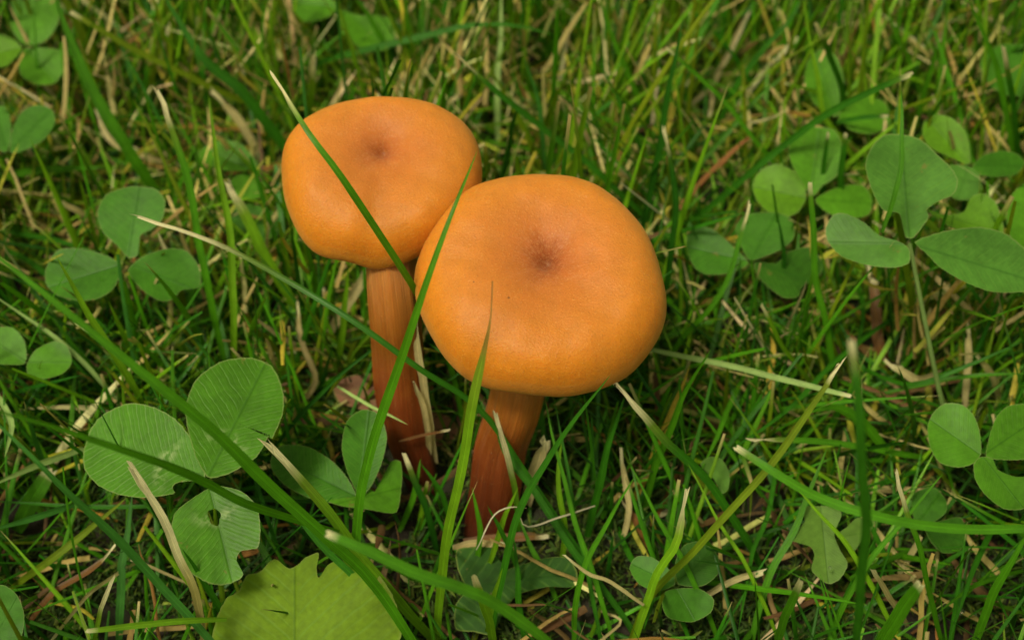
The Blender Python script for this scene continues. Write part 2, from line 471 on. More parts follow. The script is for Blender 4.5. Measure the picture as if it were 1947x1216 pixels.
def build_mushroom(px, pz, half_px, tilt, radf, zf, dimple, stem_pts, stem_r, label, height=1.0):
    cen = P(px[0], px[1], pz)
    R = half_px * depth(cen) / FPX
    ex, ey, ax = cap_frame(tilt)
    base = np.array(stem_pts[0], float)
    e = thing('mushroom', base, label, 'mushroom', 'orange mushrooms standing side by side')
    pr = spline(np.array(PROFILE), 64)
    NA = 128
    ths = np.linspace(0, 2 * np.pi, NA, endpoint=False)
    V, UVs = [], []
    for k, (r, z) in enumerate(pr):
        s = min(1.0, k / 50.0)
        for th in ths:
            rf = 1 + (radf(th) - 1) * min(1, r ** 1.3)
            rr = max(r, 0.0) * R * rf
            # the dimple sits off centre
            sh = (1 - min(1, r)) ** 1.2 if r < 1 else 0
            x = rr * math.cos(th) + dimple[0] * R * sh
            y = rr * math.sin(th) + dimple[1] * R * sh
            zz = z * R * height + zf(th) * R * r ** 2.2
            zz += R * 0.010 * math.sin(3 * th + 5 * r) * r + R * 0.006 * math.sin(7 * th - 6 * r) * r
            lump = R * 0.011 * (math.sin(x * 3.1 + 1.2 * y + px[0]) + math.sin(y * 3.7 - 1.9 * x + px[1])) + R * 0.004 * math.sin(x * 9.0 + y * 5.0) * math.sin(y * 8.0 - 3.0 * x) + R * 0.010 * math.sin(7 * th + px[0] + 9 * r) * math.exp(-((r - 0.17) / 0.09) ** 2) + R * 0.006 * math.sin(13 * th + px[1]) * math.exp(-((r - 0.13) / 0.06) ** 2)
            V.append(cen + ex * x + ey * y + ax * (zz + lump * min(1, 1.6 * r)))
            UVs.append((th / (2 * math.pi), k / 63.0 if k > 50 else r / max(pr[50][0], 1e-6) * 50 / 63.0 if False else min(1.0, max(r, 0) if k < 54 else 1.0)))
    q = []
    for k in range(63):
        for a in range(NA):
            b = (a + 1) % NA
            q.append((k * NA + a, (k + 1) * NA + a, (k + 1) * NA + b, k * NA + b))
    V = np.array(V)
    me = make_mesh('cap', V, q, M_CAP, uv=np.array(UVs))
    link('cap', me, base, e)
    # gills: thin plates from the inrolled rim to the stem
    GV, GQ = [], []
    NG = 56
    top = cen + ax * (0.02 * R)
    for g in range(NG):
        th = 2 * math.pi * g / NG
        short = g % 2
        rin = 0.20 if not short else 0.55
        d = ex * math.cos(th) + ey * math.sin(th)
        side = (-ex * math.sin(th) + ey * math.cos(th)) * 0.018
        rf = radf(th)
        zo = zf(th)
        for sgn in (-1, 1):
            for rr_, zt, zb in ((0.89 * rf, -0.125, -0.14), (0.78 * rf, -0.04, -0.14), (0.5, -0.01, -0.17), (rin, -0.01, -0.14)):
                if rr_ < rin: rr_ = rin
                wv = side * sgn * (0.6 + rr_)
                zz0 = zo * min(1, rr_) ** 2.2
                GV.append(cen + d * rr_ * R + wv + ax * (zt + zz0) * R)
                GV.append(cen + d * rr_ * R + wv * 0.35 + ax * (zb + zz0) * R)
        b0 = len(GV) - 16
        for s_ in (0, 8):
            for j in range(3):
                i0 = b0 + s_ + j * 2
                GQ.append((i0, i0 + 2, i0 + 3, i0 + 1) if s_ else (i0, i0 + 1, i0 + 3, i0 + 2))
        for j in range(3):
            i0 = b0 + j * 2 + 1
            GQ.append((i0, i0 + 8, i0 + 10, i0 + 2))
    # the flesh the gills hang from
    fb = len(GV)
    rings = [(0.93, -0.142), (0.88, -0.10), (0.75, -0.03), (0.5, -0.01), (0.12, -0.02)]
    for (r, z) in rings:
        for a in range(64):
            th = 2 * math.pi * a / 64
            GV.append(cen + (ex * math.cos(th) + ey * math.sin(th)) * r * R * (1 + (radf(th) - 1) * r) + ax * (z + zf(th) * r ** 2.2) * R)
    for k in range(4):
        for a in range(64):
            b = (a + 1) % 64
            GQ.append((fb + k * 64 + a, fb + k * 64 + b, fb + (k + 1) * 64 + b, fb + (k + 1) * 64 + a))
    link('gills', make_mesh('gills', np.array(GV), GQ, M_GILL), base, e)
    # stem
    path = [np.array(p, float) for p in stem_pts] + [cen - ax * 0.04 * R]
    c = spline(path, 40)
    rad = np.interp(np.linspace(0, 1, 40), np.linspace(0, 1, len(stem_r)), stem_r)
    SV, SU, SQ = [], [], []
    N2 = 40
    for k in range(40):
        T = unit(c[min(39, k + 1)] - c[max(0, k - 1)])
        a_ = unit(np.cross(T, [0.0, 1.0, 0.05])); b_ = np.cross(T, a_)
        for j in range(N2):
            th = 2 * math.pi * j / N2
            rr = rad[k] * (1 + 0.05 * math.sin(3 * th + k * 0.11) + 0.03 * math.sin(7 * th + 1 + k * 0.06) + 0.02 * math.sin(13 * th) + 0.03 * math.sin(k * 0.5 + th))
            SV.append(c[k] + (a_ * math.cos(th) + b_ * math.sin(th) * 0.9) * rr)
            SU.append((j / N2, k / 39.0))
    for k in range(39):
        for j in range(N2):
            b = (j + 1) % N2
            SQ.append((k * N2 + j, k * N2 + b, (k + 1) * N2 + b, (k + 1) * N2 + j))
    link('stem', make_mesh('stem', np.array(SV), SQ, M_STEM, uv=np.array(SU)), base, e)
    return cen, R, c, rad, V

def bump_at(th, c, wdt):
    d = (th - c + math.pi) % (2 * math.pi) - math.pi
    return math.exp(-(d / wdt) ** 2)

# cap angles: 0 = right, pi/2 = away from the camera, pi = left, -pi/2 = towards the camera
def table(tab):
    n = len(tab)
    def f(th):
        x = (th % (2 * math.pi)) / (2 * math.pi) * n
        k = int(x) % n; t = x - int(x)
        return tab[k] * (1 - t) + tab[(k + 1) % n] * t
    return f
R_rad = table([0.969, 0.953, 0.947, 0.945, 0.946, 0.949, 0.956, 0.962, 0.964, 0.962, 0.961, 0.962, 0.969, 0.979, 0.992, 1.007, 1.019, 1.022, 1.014, 0.997, 0.98, 0.974, 0.981, 0.991, 0.991, 0.978, 0.963, 0.955, 0.955, 0.961, 0.966, 0.968, 0.961, 0.946, 0.931, 0.926, 0.933, 0.945, 0.957, 0.967, 0.98, 0.992, 1.0, 1.004, 1.008, 1.011, 1.006, 0.99])
L_rad = table([0.95, 0.958, 0.972, 0.99, 1.003, 1.001, 0.984, 0.956, 0.92, 0.882, 0.851, 0.835, 0.834, 0.844, 0.862, 0.891, 0.923, 0.949, 0.965, 0.98, 1.0, 1.015, 1.013, 0.994, 0.973, 0.962, 0.959, 0.96, 0.968, 0.985, 0.999, 0.997, 0.974, 0.943, 0.921, 0.912, 0.913, 0.914, 0.911, 0.905, 0.9, 0.9, 0.902, 0.905, 0.909, 0.918, 0.931, 0.942])
R_z = lambda th: -0.04 * bump_at(th, -1.3, 0.8) + 0.03 * bump_at(th, -2.4, 0.5) + 0.015 * math.sin(3 * th) - 0.03 * bump_at(th, -0.75, 0.2) + 0.025 * bump_at(th, -1.15, 0.15)
L_z = lambda th: -0.08 * bump_at(th, -1.5, 0.55) + 0.02 * math.sin(5 * th + 1.0) - 0.04 * bump_at(th, -2.2, 0.3) - 0.05 * bump_at(th, -1.62, 0.16) + 0.03 * bump_at(th, -1.95, 0.14)
capR = build_mushroom((1028, 536), 4.9, 246, (0.0, -0.26), R_rad, R_z, (0.05, 0.09),
    [P(930, 1030, -0.3), P(938, 960, 0.5), P(956, 850, 1.8), P(985, 750, 3.0)], [0.44, 0.45, 0.45, 0.46, 0.46, 0.46],
    'larger orange mushroom on the right, its round cap in front of the other')
capL = build_mushroom((728, 334), 5.4, 200, (0.03, -0.24), L_rad, L_z, (0.0, 0.18),
    [P(822, 965, -0.3), P(800, 900, 0.35), P(770, 800, 1.4), P(756, 670, 2.8), P(748, 560, 4.0)], [0.22, 0.36, 0.42, 0.44, 0.43, 0.42, 0.42],
    'smaller orange mushroom behind on the left, with a wavy lower rim')

# ------------------------------------------------------------------ blades
def blade_mesh(c, wid, roll, col, tipmode, rnd, ncol=5, cup=0.22, mat=None, tipfrac=0.10, twist=0.0, tipcol=None):
    """a grass blade: channelled ribbon along the centreline c (cm), wid = width in cm"""
    n = len(c)
    T = np.gradient(c, axis=0)
    T /= np.linalg.norm(T, axis=1)[:, None]
    t = np.linspace(0, 1, n)
    if tipmode == 'point': prof = np.clip((1 - t) * 2.2, 0, 1) ** 0.65
    elif tipmode == 'thread': prof = 0.14 + 0.86 * np.clip((0.93 - t) * 7, 0, 1)
    elif tipmode == 'cut': prof = 0.62 + 0.38 * np.clip((1 - t) * 3.5, 0, 1) ** 0.6
    else: prof = 0.45 + 0.55 * np.clip((1 - t) * 4, 0, 1) ** 0.8
    prof = prof * (0.72 + 0.28 * np.clip(t * 4, 0, 1))
    V, UVs, CL = [], [], []
    base = np.array(col)
    tc = np.array(tipcol) if tipcol is not None else np.array([0.80, 0.72, 0.46])
    for k in range(n):
        view = unit(CAM - c[k])
        S = unit(np.cross(T[k], view))
        Nn = np.cross(S, T[k])
        ang = roll + twist * t[k]
        S2 = S * math.cos(ang) + Nn * math.sin(ang)
        N2 = np.cross(S2, T[k])
        for j in range(ncol):
            x = (j / (ncol - 1) - 0.5) * 2
            wv = wid * 0.5 * prof[k]
            p = c[k] + S2 * x * wv + N2 * (abs(x) - 0.5) * cup * wv
            if k == n - 1 and tipmode == 'cut':
                p = p + T[k] * rnd.uniform(-0.4, 0.7) * wid * 0.6
            if k >= n - 2 and tipmode == 'dry':
                p = p + T[k] * rnd.uniform(-0.5, 1.6 if k == n - 1 else 0.3) * wid * 0.9 + S2 * rnd.uniform(-0.25, 0.25) * wid
            V.append(p)
            UVs.append((j / (ncol - 1), t[k] * 6.0 + rnd.random() * 0.02))
            f = 0.0
            if tipmode in ('cut', 'dry', 'thread'):
                f = min(1.0, max(0.0, (t[k] - (1 - tipfrac)) / (tipfrac * 0.30)))
                f = min(1, max(0, f + rnd.uniform(-0.15, 0.15) * (f > 0)))
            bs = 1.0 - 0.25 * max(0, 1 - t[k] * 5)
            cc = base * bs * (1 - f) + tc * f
            yl = max(0, 1 - abs(t[k] - (1 - tipfrac)) / (tipfrac * 0.8 + 1e-6)) * 0.45 if tipmode != 'point' else 0
            cc = cc * (1 - yl) + np.array([0.22, 0.24, 0.035]) * yl
            CL.append(cc)
    q = []
    for k in range(n - 1):
        for j in range(ncol - 1):
            a = k * ncol + j
            q.append((a, a + 1, a + ncol + 1, a + ncol))
    V, UVs, CL = np.array(V), np.array(UVs), np.array(CL)
    return V, q, UVs, CL

KM = np.full((320, 520), -1e9)      # nearest allowed depth of the random grass, on a coarse grid of the view
def keep_clear(p, rad_px, dd):
    u, v, _ = proj(np.asarray(p, float))
    r_ = max(1, int(round(rad_px / 4.0)))
    a, b = int(u / 4) + 16, int(v / 4) + 8
    a0, a1, b0, b1 = max(0, a - r_), min(520, a + r_ + 1), max(0, b - r_), min(320, b + r_ + 1)
    if a0 < a1 and b0 < b1: KM[b0:b1, a0:a1] = np.maximum(KM[b0:b1, a0:a1], dd)

def blade(pts, zb, zt, wpx, colour, tip, label, roll=None, name='grass_blade', cat='grass blade', ncol=5, tf=0.10, zs=None,
          group='grass blades standing above the lawn', pw=0.85, cup=0.25, twist=None, tipcol=None):
    """pts: photo positions from base to tip; heights run from zb to zt"""
    pp = np.array(pts, float)
    seg = np.concatenate([[0], np.cumsum(np.linalg.norm(pp[1:] - pp[:-1], axis=1))])
    s = seg / seg[-1]
    zz = zs if zs is not None else [zb + (zt - zb) * x ** pw for x in s]
    c3 = [P(p[0], p[1], z) for p, z in zip(pp, zz)]
    n = max(14, min(34, int(seg[-1] / 22)))
    c = spline(c3, n)
    rnd = random.Random(hash(label) % 9999 if False else sum(map(ord, label)))
    # small natural wobble
    ph = rnd.uniform(0, 6)
    tt = np.linspace(0, 1, n)
    wb = min(1.0, seg[-1] / 450.0)
    c[:, 0] += wb * (0.035 * np.sin(tt * 8 + ph) + 0.012 * np.sin(tt * 19 + ph)); c[:, 2] += wb * 0.03 * np.sin(tt * 7 + ph * 2)
    dm = depth(c[n // 2])
    if roll is None: roll = rnd.uniform(-0.3, 0.3)
    if twist is None: twist = rnd.uniform(-0.35, 0.35)
    col = np.array(GREEN[colour]) * rnd.uniform(0.88, 1.12)
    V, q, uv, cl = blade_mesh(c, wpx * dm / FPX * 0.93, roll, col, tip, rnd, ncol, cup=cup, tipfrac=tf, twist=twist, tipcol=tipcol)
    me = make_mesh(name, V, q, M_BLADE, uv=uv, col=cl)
    for k in range(n // 6, n):
        keep_clear(c[k], max(6, wpx * 0.6), depth(c[k]))
        if k + 1 < n: keep_clear((c[k] + c[k + 1]) / 2, max(6, wpx * 0.6), depth(c[k]))
    return link(name, me, c[0], label=label, cat=cat, group=group)

B = blade
# -- in front of the mushrooms
B([(675,1240),(682,1000),(705,870),(745,720),(800,560),(860,400),(912,282)], 0, 0, 20, 'mid', 'point', 'long bright blade leaning across the gap between both mushroom caps', zs=[0,2.6,3.9,5.4,6.9,7.9,8.2], roll=0.2)
B([(900,860),(845,660),(783,548),(720,440),(650,335),(590,255),(522,143)], 0, 0, 14, 'mid', 'dry', 'blade lying diagonally over the smaller mushroom cap', zs=[0,2.5,4.9,6.3,7.4,7.9,8.2], roll=0.1, tf=0.07)
B([(832,1240),(845,1080),(862,950),(890,800),(922,665),(936,600),(941,535)], 0, 0, 20, 'lime', 'thread', 'upright blade with a brown thread tip before the larger cap', zs=[0,2.3,3.9,5.3,6.5,7.0,7.4], roll=0.1, tf=0.17, tipcol=(0.34, 0.18, 0.05))
B([(1215,1230),(1110,1060),(1000,895),(915,775),(800,700),(690,625),(560,545),(420,468),(260,409)], 0, 0, 13, 'dark', 'dry', 'long dark blade crossing in front of the smaller mushroom stem', zs=[0,1.0,2.2,3.2,4.0,4.5,4.8,4.95,5.05], roll=0.3, tf=0.16)
B([(925,1240),(960,1085),(995,960),(1040,870),(1100,785),(1163,708)], 0, 5.2, 16, 'dark', 'point', 'dark blade crossing the foot of the larger mushroom stem to its cap rim', roll=0.3)
B([(1235,1240),(1180,1160),(1100,1060),(1010,930),(960,860),(925,740),(800,640)], 0, 0, 15, 'dark', 'point', 'dark blade tucked under the lower left rim of the larger cap', zs=[0,.5,1.2,2.0,2.4,2.8,2.9])
B([(985,1010),(975,900),(958,845),(940,790)], 0.8, 3.6, 12, 'mid', 'dry', 'short blade with a long pale dry tip on the larger stem', tf=0.5)
B([(500,880),(560,800),(650,712),(700,668),(768,618)], 0.6, 3.4, 9, 'deep', 'point', 'thin dark blade rising to the right across the smaller stem', cup=.4)
B([(640,735),(700,768),(775,808)], 2.0, 2.3, 7, 'pale', 'point', 'thin pale blade end ending on the smaller stem above a clover')
B([(835,1060),(820,1000),(795,930),(770,862)], 0, 2.0, 13, 'deep', 'cut', 'short dark blade with a glassy cut tip at the foot of the smaller stem', tf=.14)  # pale tip colour paints in a glint
# -- dry bits beside the stems
B([(825,880),(818,800),(806,730),(795,690),(788,600)], 0.6, 3.8, 16, 'straw', 'dry', 'dry orange brown sheath climbing beside the smaller mushroom stem', name='dry_grass_blade', cat='dry grass', group='dead grass blades')
B([(815,870),(812,800),(798,755),(788,732)], 0.8, 2.6, 12, 'straw', 'dry', 'short forked dry straw just right of the smaller stem', name='dry_grass_blade', cat='dry grass', group='dead grass blades')
B([(1000,960),(1012,915),(1022,880),(1036,838)], 0.4, 2.0, 26, 'straw', 'dry', 'wide pale dead blade standing against the right side of the larger stem', name='dry_grass_blade', cat='dry grass', group='dead grass blades')
B([(880,1030),(950,1022),(1040,1018)], 0.35, 0.5, 18, 'rust', 'dry', 'flat rusty brown strip lying at the foot of the larger stem', name='dry_grass_blade', cat='dry grass', group='dead grass blades')
B([(862,1040),(900,1032),(960,1036)], 0.9, 1.0, 14, 'tan', 'dry', 'frayed tan straw end lying over a shaded bitten leaf', name='dry_grass_blade', cat='dry grass', group='dead grass blades')
B([(757,838),(800,828),(850,818)], 1.6, 1.5, 6, 'rust', 'dry', 'thin brown sliver lying across the foot of the smaller stem', name='dry_grass_blade', cat='dry grass', group='dead grass blades')
# -- lower left foreground
B([(860,1330),(720,1120),(620,1020),(500,915),(400,815),(300,730),(150,610),(0,490),(-80,430)], 0, 0, 25, 'mid', 'point', 'broad blurred blade crossing the upper leaflet of the large clover', zs=[0,2.4,3.8,5.1,6.3,7.2,8.2,8.9,9.2], roll=.2)
B([(640,1010),(560,985),(470,958),(380,912),(250,862),(100,808),(-60,765)], 3.0, 0, 19, 'mid', 'point', 'broad blurred blade crossing the left leaflet of the large clover', zs=[2.8,3.6,4.6,5.6,6.8,7.8,8.6], roll=.2)
B([(480,1300),(350,1160),(280,1085),(200,1005),(120,925),(60,865),(-40,770)], 0, 0, 18, 'teal', 'point', 'blue green blurred blade slanting down from the left edge to the bottom', zs=[1.2,2.6,3.4,4.4,5.4,6.0,6.6], roll=.1)
B([(1080,1245),(960,1160),(880,1122),(800,1092),(700,1045),(622,1012)], 0, 0, 24, 'mid', 'cut', 'blurred bright blade with a cut tip slanting over the yellow green lobed leaf', zs=[4.2,5.1,5.6,6.0,6.4,6.6], tf=.02)
B([(840,1240),(750,1130),(680,1045),(600,950),(545,885),(508,842)], 0, 4.3, 22, 'lime', 'dry', 'wide light blade with a frayed brown tip beside the large clover', tf=.16)
B([(790,1250),(700,1130),(620,1040),(540,950),(470,890)], 0.4, 3.2, 14, 'dark', 'point', 'dark thin blade below and parallel to the frayed light one')
B([(385,1230),(372,1130),(345,1060),(322,1010),(290,955),(248,893)], 1.6, 4.9, 17, 'tan', 'dry', 'dead white tipped blade bending over the bitten clover leaflet', tf=.62, name='dry_grass_blade', cat='dry grass', group='dead grass blades')
B([(450,1240),(420,1165),(380,1090),(345,1040)], 0.3, 3.0, 14, 'dark', 'point', 'dark blade running along the left side of the bitten clover leaflet')
B([(430,1176),(330,1182),(250,1188),(168,1199)], 2.4, 3.3, 13, 'lime', 'cut', 'bright blade lying level near the bottom with its cut tip pointing left', tf=.05)
B([(222,1240),(232,1100),(242,1010),(250,935)], 0, 1.8, 17, 'teal', 'point', 'pale bluish blade hanging straight down under the left clover leaflet')
B([(15,1125),(90,1070),(150,1018),(200,980),(245,945)], 0.4, 1.8, 15, 'olive', 'point', 'olive blade rising right under the large clover')
B([(165,850),(80,880),(-20,925)], 1.4, 2.2, 14, 'pale', 'point', 'pale striped blade entering from the left behind the large clover')
B([(140,960),(70,982),(-20,1008)], 1.4, 2.0, 14, 'teal', 'point', 'bluish blade entering low from the left edge')
B([(330,962),(200,962),(100,960),(-20,953)], 1.0, 1.3, 9, 'dark', 'point', 'thin level dark blade under the large clover')
B([(270,1060),(200,1105),(150,1150),(90,1225)], .8, 1.6, 8, 'straw', 'dry', 'bleached thin stalk at the bottom left', name='dry_grass_blade', cat='dry grass', group='dead grass blades')
B([(362,1112),(300,1082),(250,1065)], .9, 1.6, 6, 'straw', 'dry', 'thin pale straw left of the bitten leaflet', name='dry_grass_blade', cat='dry grass', group='dead grass blades')
B([(50,1190),(105,1125),(180,1075),(212,1045)], .5, 1.2, 12, 'rust', 'dry', 'wide rusty brown dead blade at the lower left', name='dry_grass_blade', cat='dry grass', group='dead grass blades')
B([(175,1230),(195,1150),(215,1098)], .5, 3.0, 10, 'lime', 'dry', 'small upright blade with a white needle tip near the bottom left', tf=.5)
B([(225,760),(150,680),(60,610),(-20,555)], 1.0, 3.0, 10, 'pale', 'point', 'thin pale blade running down right from the left edge')
B([(278,775),(245,720),(200,650),(150,560),(105,482)], 1.6, 5.0, 15, 'lime', 'point', 'yellow green blade standing over the left leaflet of the middle clover')
B([(452,695),(447,640),(440,530),(428,400),(412,280),(399,180)], 1.6, 5.8, 16, 'lime', 'point', 'upright lime blade left of the smaller cap')
B([(425,700),(400,560),(376,430),(345,310),(298,172)], 0.6, 5.8, 15, 'mid', 'dry', 'tall leaning blade with a white tip at the upper left', tf=.13)
B([(470,780),(440,700),(400,560),(395,480)], 0.0, 1.8, 14, 'dark', 'point', 'dark blade behind the leaning white tipped one')
B([(30,1010),(70,935),(95,895)], .2, 1.0, 34, 'mid', 'cut', 'very wide short blurred blade at the left under the level blade', cup=.1)
B([(-10,740),(20,800),(10,870)], 2.0, 3.4, 12, 'pale', 'point', 'short pale blade stub at the very left edge')
B([(560,1190),(520,1080),(455,975),(462,900)], .3, 1.2, 14, 'mid', 'point', 'short green blade behind the bitten leaflet')
# -- upper left
B([(590,340),(470,190),(430,150),(380,100),(300,-30)], 0.5, 4.6, 22, 'dark', 'point', 'blurred dark blade at the top left reaching down to the smaller cap')
B([(330,420),(270,330),(220,250),(170,150),(120,40),(100,-30)], 0, 5.0, 24, 'mid', 'point', 'broad blurred blade at the top left beside the corner clover')
B([(540,222),(450,188),(350,140),(240,85),(138,25)], 0.4, 3.8, 13, 'olive', 'cut', 'yellowish blade slanting right above the white tipped blade', tf=.05)
B([(-20,312),(60,272),(160,210)], .4, 2.6, 14, 'mid', 'point', 'green blade rising from the left edge under the corner clover')
B([(-20,345),(80,322),(200,318)], .4, 1.4, 16, 'mid', 'point', 'level green blade at the left edge in the upper half')
B([(330,315),(250,288),(205,262),(182,215)], .3, 1.4, 11, 'straw', 'dry', 'curved bleached blade in the upper left', name='dry_grass_blade', cat='dry grass', group='dead grass blades')
B([(505,318),(480,270),(450,225),(412,182)], .3, 2.0, 17, 'straw', 'dry', 'straight bleached blade left of the smaller cap', name='dry_grass_blade', cat='dry grass', group='dead grass blades')
B([(570,600),(520,510),(470,420),(432,345)], .2, 3.0, 22, 'lime', 'dry', 'light green blade with a tan torn tip left of the smaller cap', tf=.18)
B([(188,424),(150,402),(114,384)], 1.0, 1.8, 12, 'straw', 'dry', 'short grey dead blade above the middle clover', name='dry_grass_blade', cat='dry grass', group='dead grass blades')
B([(10,440),(100,455),(205,488)], 0.5, 1.2, 10, 'dark', 'point', 'dark thin blade pointing to the middle clover')
B([(360,600),(330,520),(305,450)], 0.6, 2.6, 12, 'olive', 'dry', 'olive blade with a dry tip over the right leaflet of the middle clover', tf=.3)
B([(585,240),(592,170),(595,105)], .3, 2.8, 13, 'lime', 'dry', 'short pale tipped blade above the smaller cap', tf=.3)
B([(-20,460),(60,500),(130,560),(220,640)], 0.5, 1.6, 13, 'dark', 'point', 'dark blade passing under the middle clover')
# -- top middle
B([(560,150),(620,118),(700,95),(830,60),(900,46),(980,49),(1057,69)], .4, 3.4, 14, 'dark', 'point', 'long arching dark blade above the smaller cap', pw=.6)
B([(1270,455),(1180,372),(1100,292),(1020,230),(950,180),(868,108)], .2, 4.6, 13, 'dark', 'dry', 'straight dark blade with a bleached tip above the larger cap', tf=.07)
B([(1036,345),(1032,250),(1016,170),(994,104)], .3, 3.8, 11, 'teal', 'point', 'pale thin blade standing above the larger cap')
B([(955,345),(972,250),(988,197)], .6, 3.6, 14, 'deep', 'point', 'dark spear like blade between the two caps')
B([(945,300),(946,200),(950,100),(952,-20)], .2, 3.2, 12, 'pale', 'point', 'pale upright blade at the top middle')
B([(1050,232),(980,235),(900,238)], 1.2, 1.8, 5, 'lime', 'cut', 'short thin bright blade pointing left by the smaller cap')
B([(1245,260),(1220,200),(1180,110),(1138,-15)], .2, 3.6, 13, 'mid', 'point', 'green blade coming down from the top edge right of the arch')
B([(1218,470),(1235,370),(1258,240),(1285,120),(1302,30)], .2, 5.2, 15, 'deep', 'point', 'tall dark blade standing right of the larger cap')
B([(1250,620),(1272,530),(1282,420),(1278,330),(1265,248)], .3, 4.6, 13, 'deep', 'dry', 'dark blade with a pale tip close to the right side of the larger cap', tf=.08)
B([(1540,378),(1500,340),(1430,258),(1350,168),(1270,90)], .8, 4.4, 10, 'mid', 'cut', 'straight thin blade slanting down to the round clover leaflet', tf=.04)
B([(1285,440),(1340,402),(1400,350),(1480,280),(1560,225),(1650,180),(1735,143)], .2, 5.0, 14, 'dark', 'cut', 'dark blade arching up right across the upper right clovers', tf=.03)
B([(755,150),(735,90),(700,30),(660,-20)], .2, 2.6, 11, 'mid', 'point', 'thin blade over the clover at the top edge')
B([(1010,140),(1062,60),(1078,-20)], .2, 3.0, 11, 'mid', 'point', 'green blade at the top right of the arch')
B([(1230,520),(1290,600),(1268,640)], .2, 1.0, 12, 'mid', 'point', 'short green blade behind the right rim of the larger cap')
B([(1245,720),(1300,640),(1370,560),(1423,389)], .2, 3.6, 11, 'mid', 'dry', 'blade with a pale needle tip over the five leaflet patch', tf=.08)
# -- upper right
B([(1655,335),(1600,265),(1565,215),(1548,130),(1535,50),(1528,-20)], .6, 5.0, 12, 'lime', 'point', 'thin lime blade coming down from the top over the blurred clovers')
B([(1580,250),(1602,190),(1580,110),(1552,44)], 1.0, 4.6, 12, 'dark', 'cut', 'curved dark blade with a pale cut tip at the upper right', tf=.12)
B([(1620,196),(1560,178),(1493,158)], 1.6, 2.6, 8, 'lime', 'cut', 'short blade pointing left over the blurred clover', tf=.05)
B([(1680,442),(1700,370),(1712,310),(1717,240),(1714,170)], 4.7, 6.6, 11, 'mid', 'point', 'thin blade standing in front of the large blue green clover')
B([(1940,360),(1925,265),(1905,170),(1870,70),(1835,-20)], .5, 5.2, 13, 'mid', 'point', 'tall curving blade at the right edge of the sky facing side'.replace('of the sky facing side', 'above the right clovers'))
B([(1940,350),(1935,255),(1920,170),(1908,88)], .5, 4.6, 12, 'dark', 'cut', 'straight dark blade with an orange cut tip near the right edge', tf=.12)
B([(1590,760),(1572,640),(1555,530),(1546,420),(1537,348)], .2, 4.6, 13, 'mid', 'cut', 'upright bright blade with a white cut tip between the right clovers', tf=.04)
B([(1596,412),(1600,330),(1607,252)], 1.2, 3.4, 12, 'dark', 'cut', 'short dark cut blade before the folded green leaflet', tf=.06)
B([(1556,420),(1566,330),(1574,252)], 1.0, 3.2, 10, 'dark', 'cut', 'thin dark cut blade left of the other short one', tf=.05)
B([(1482,570),(1490,480),(1478,405)], .8, 3.0, 9, 'deep', 'point', 'short dark needle blade in the five leaflet patch')
B([(1590,232),(1640,224),(1688,220)], 1.8, 2.4, 10, 'dark', 'cut', 'short level blade with a white cut tip over a blurred leaflet', tf=.10)
B([(1760,220),(1740,140),(1700,60),(1680,-20)], .3, 3.6, 11, 'mid', 'point', 'green blade from the top edge between the two upper right clovers')
B([(1720,290),(1760,170),(1785,75)], .3, 3.4, 11, 'mid', 'cut', 'slanting blade with a small white tip at the upper right', tf=.04)
B([(1360,250),(1400,160),(1500,40),(1530,-20)], .3, 3.4, 13, 'dark', 'point', 'dark blade slanting up to the top edge at the upper right')
B([(1300,430),(1300,350),(1420,210),(1520,120)], .3, 2.4, 12, 'mid', 'point', 'mid green blade behind the long arching dark one')
B([(1345,190),(1375,120),(1422,30)], .3, 1.8, 12, 'straw', 'dry', 'bleached straight blade at the top right of centre', name='dry_grass_blade', cat='dry grass', group='dead grass blades')
B([(1300,210),(1352,170),(1350,220)], .3, .9, 9, 'straw', 'dry', 'bleached broken blade beside the straight one', name='dry_grass_blade', cat='dry grass', group='dead grass blades')
# -- right, middle and lower
B([(1230,660),(1350,688),(1450,712),(1540,732),(1618,751)], 1.8, 2.8, 12, 'pale', 'cut', 'pale straight blade lying level right of the larger cap', tf=.03, pw=1, roll=0.0, twist=0.0)
B([(1180,1250),(1240,1130),(1330,1040),(1400,960),(1480,860),(1550,760),(1597,688)], 0, 5.2, 15, 'olive', 'dry', 'long olive blade with a brown tip rising to the right', tf=.06)
B([(2020,1000),(1947,1006),(1850,1008),(1750,998),(1650,976),(1560,944),(1480,900),(1403,850)], 0, 0, 20, 'mid', 'cut', 'thick blurred blade curving in from the right edge', zs=[4.6,4.9,5.1,5.3,5.5,5.6,5.8,5.9], tf=.03)
B([(1632,1260),(1638,1100),(1641,950),(1638,800),(1624,652)], 0, 0, 20, 'dark', 'cut', 'broad strongly blurred upright blade in the right foreground', zs=[4.6,6.6,8.2,9.4,10.2], tf=.04)
B([(1460,1090),(1400,995),(1330,900),(1270,840),(1222,785),(1173,732)], .2, 4.2, 17, 'dark', 'dry', 'dark blade with a wide torn pale tip under the right rim of the larger cap', tf=.20, roll=0.1, twist=0.1)
B([(1495,1240),(1430,1100),(1372,1000),(1310,880)], .1, 2.8, 9, 'lime', 'point', 'thin yellow green blade slanting down at the lower right of centre')
B([(1165,1240),(1135,1110),(1095,980),(1055,860),(1032,755)], .1, 3.2, 11, 'mid', 'point', 'blade running down from behind the larger stem')
B([(1140,1240),(1110,1040),(1075,880),(1050,760)], .1, 3.0, 10, 'dark', 'point', 'dark blade beside the one behind the larger stem')
B([(1110,1060),(1130,950),(1155,860),(1192,745)], .1, 3.4, 16, 'dark', 'point', 'dark blade standing below the right rim of the larger cap')
B([(1228,985),(1245,890),(1295,760),(1356,664)], .1, 4.2, 15, 'mid', 'point', 'green blade leaning right below the larger cap')
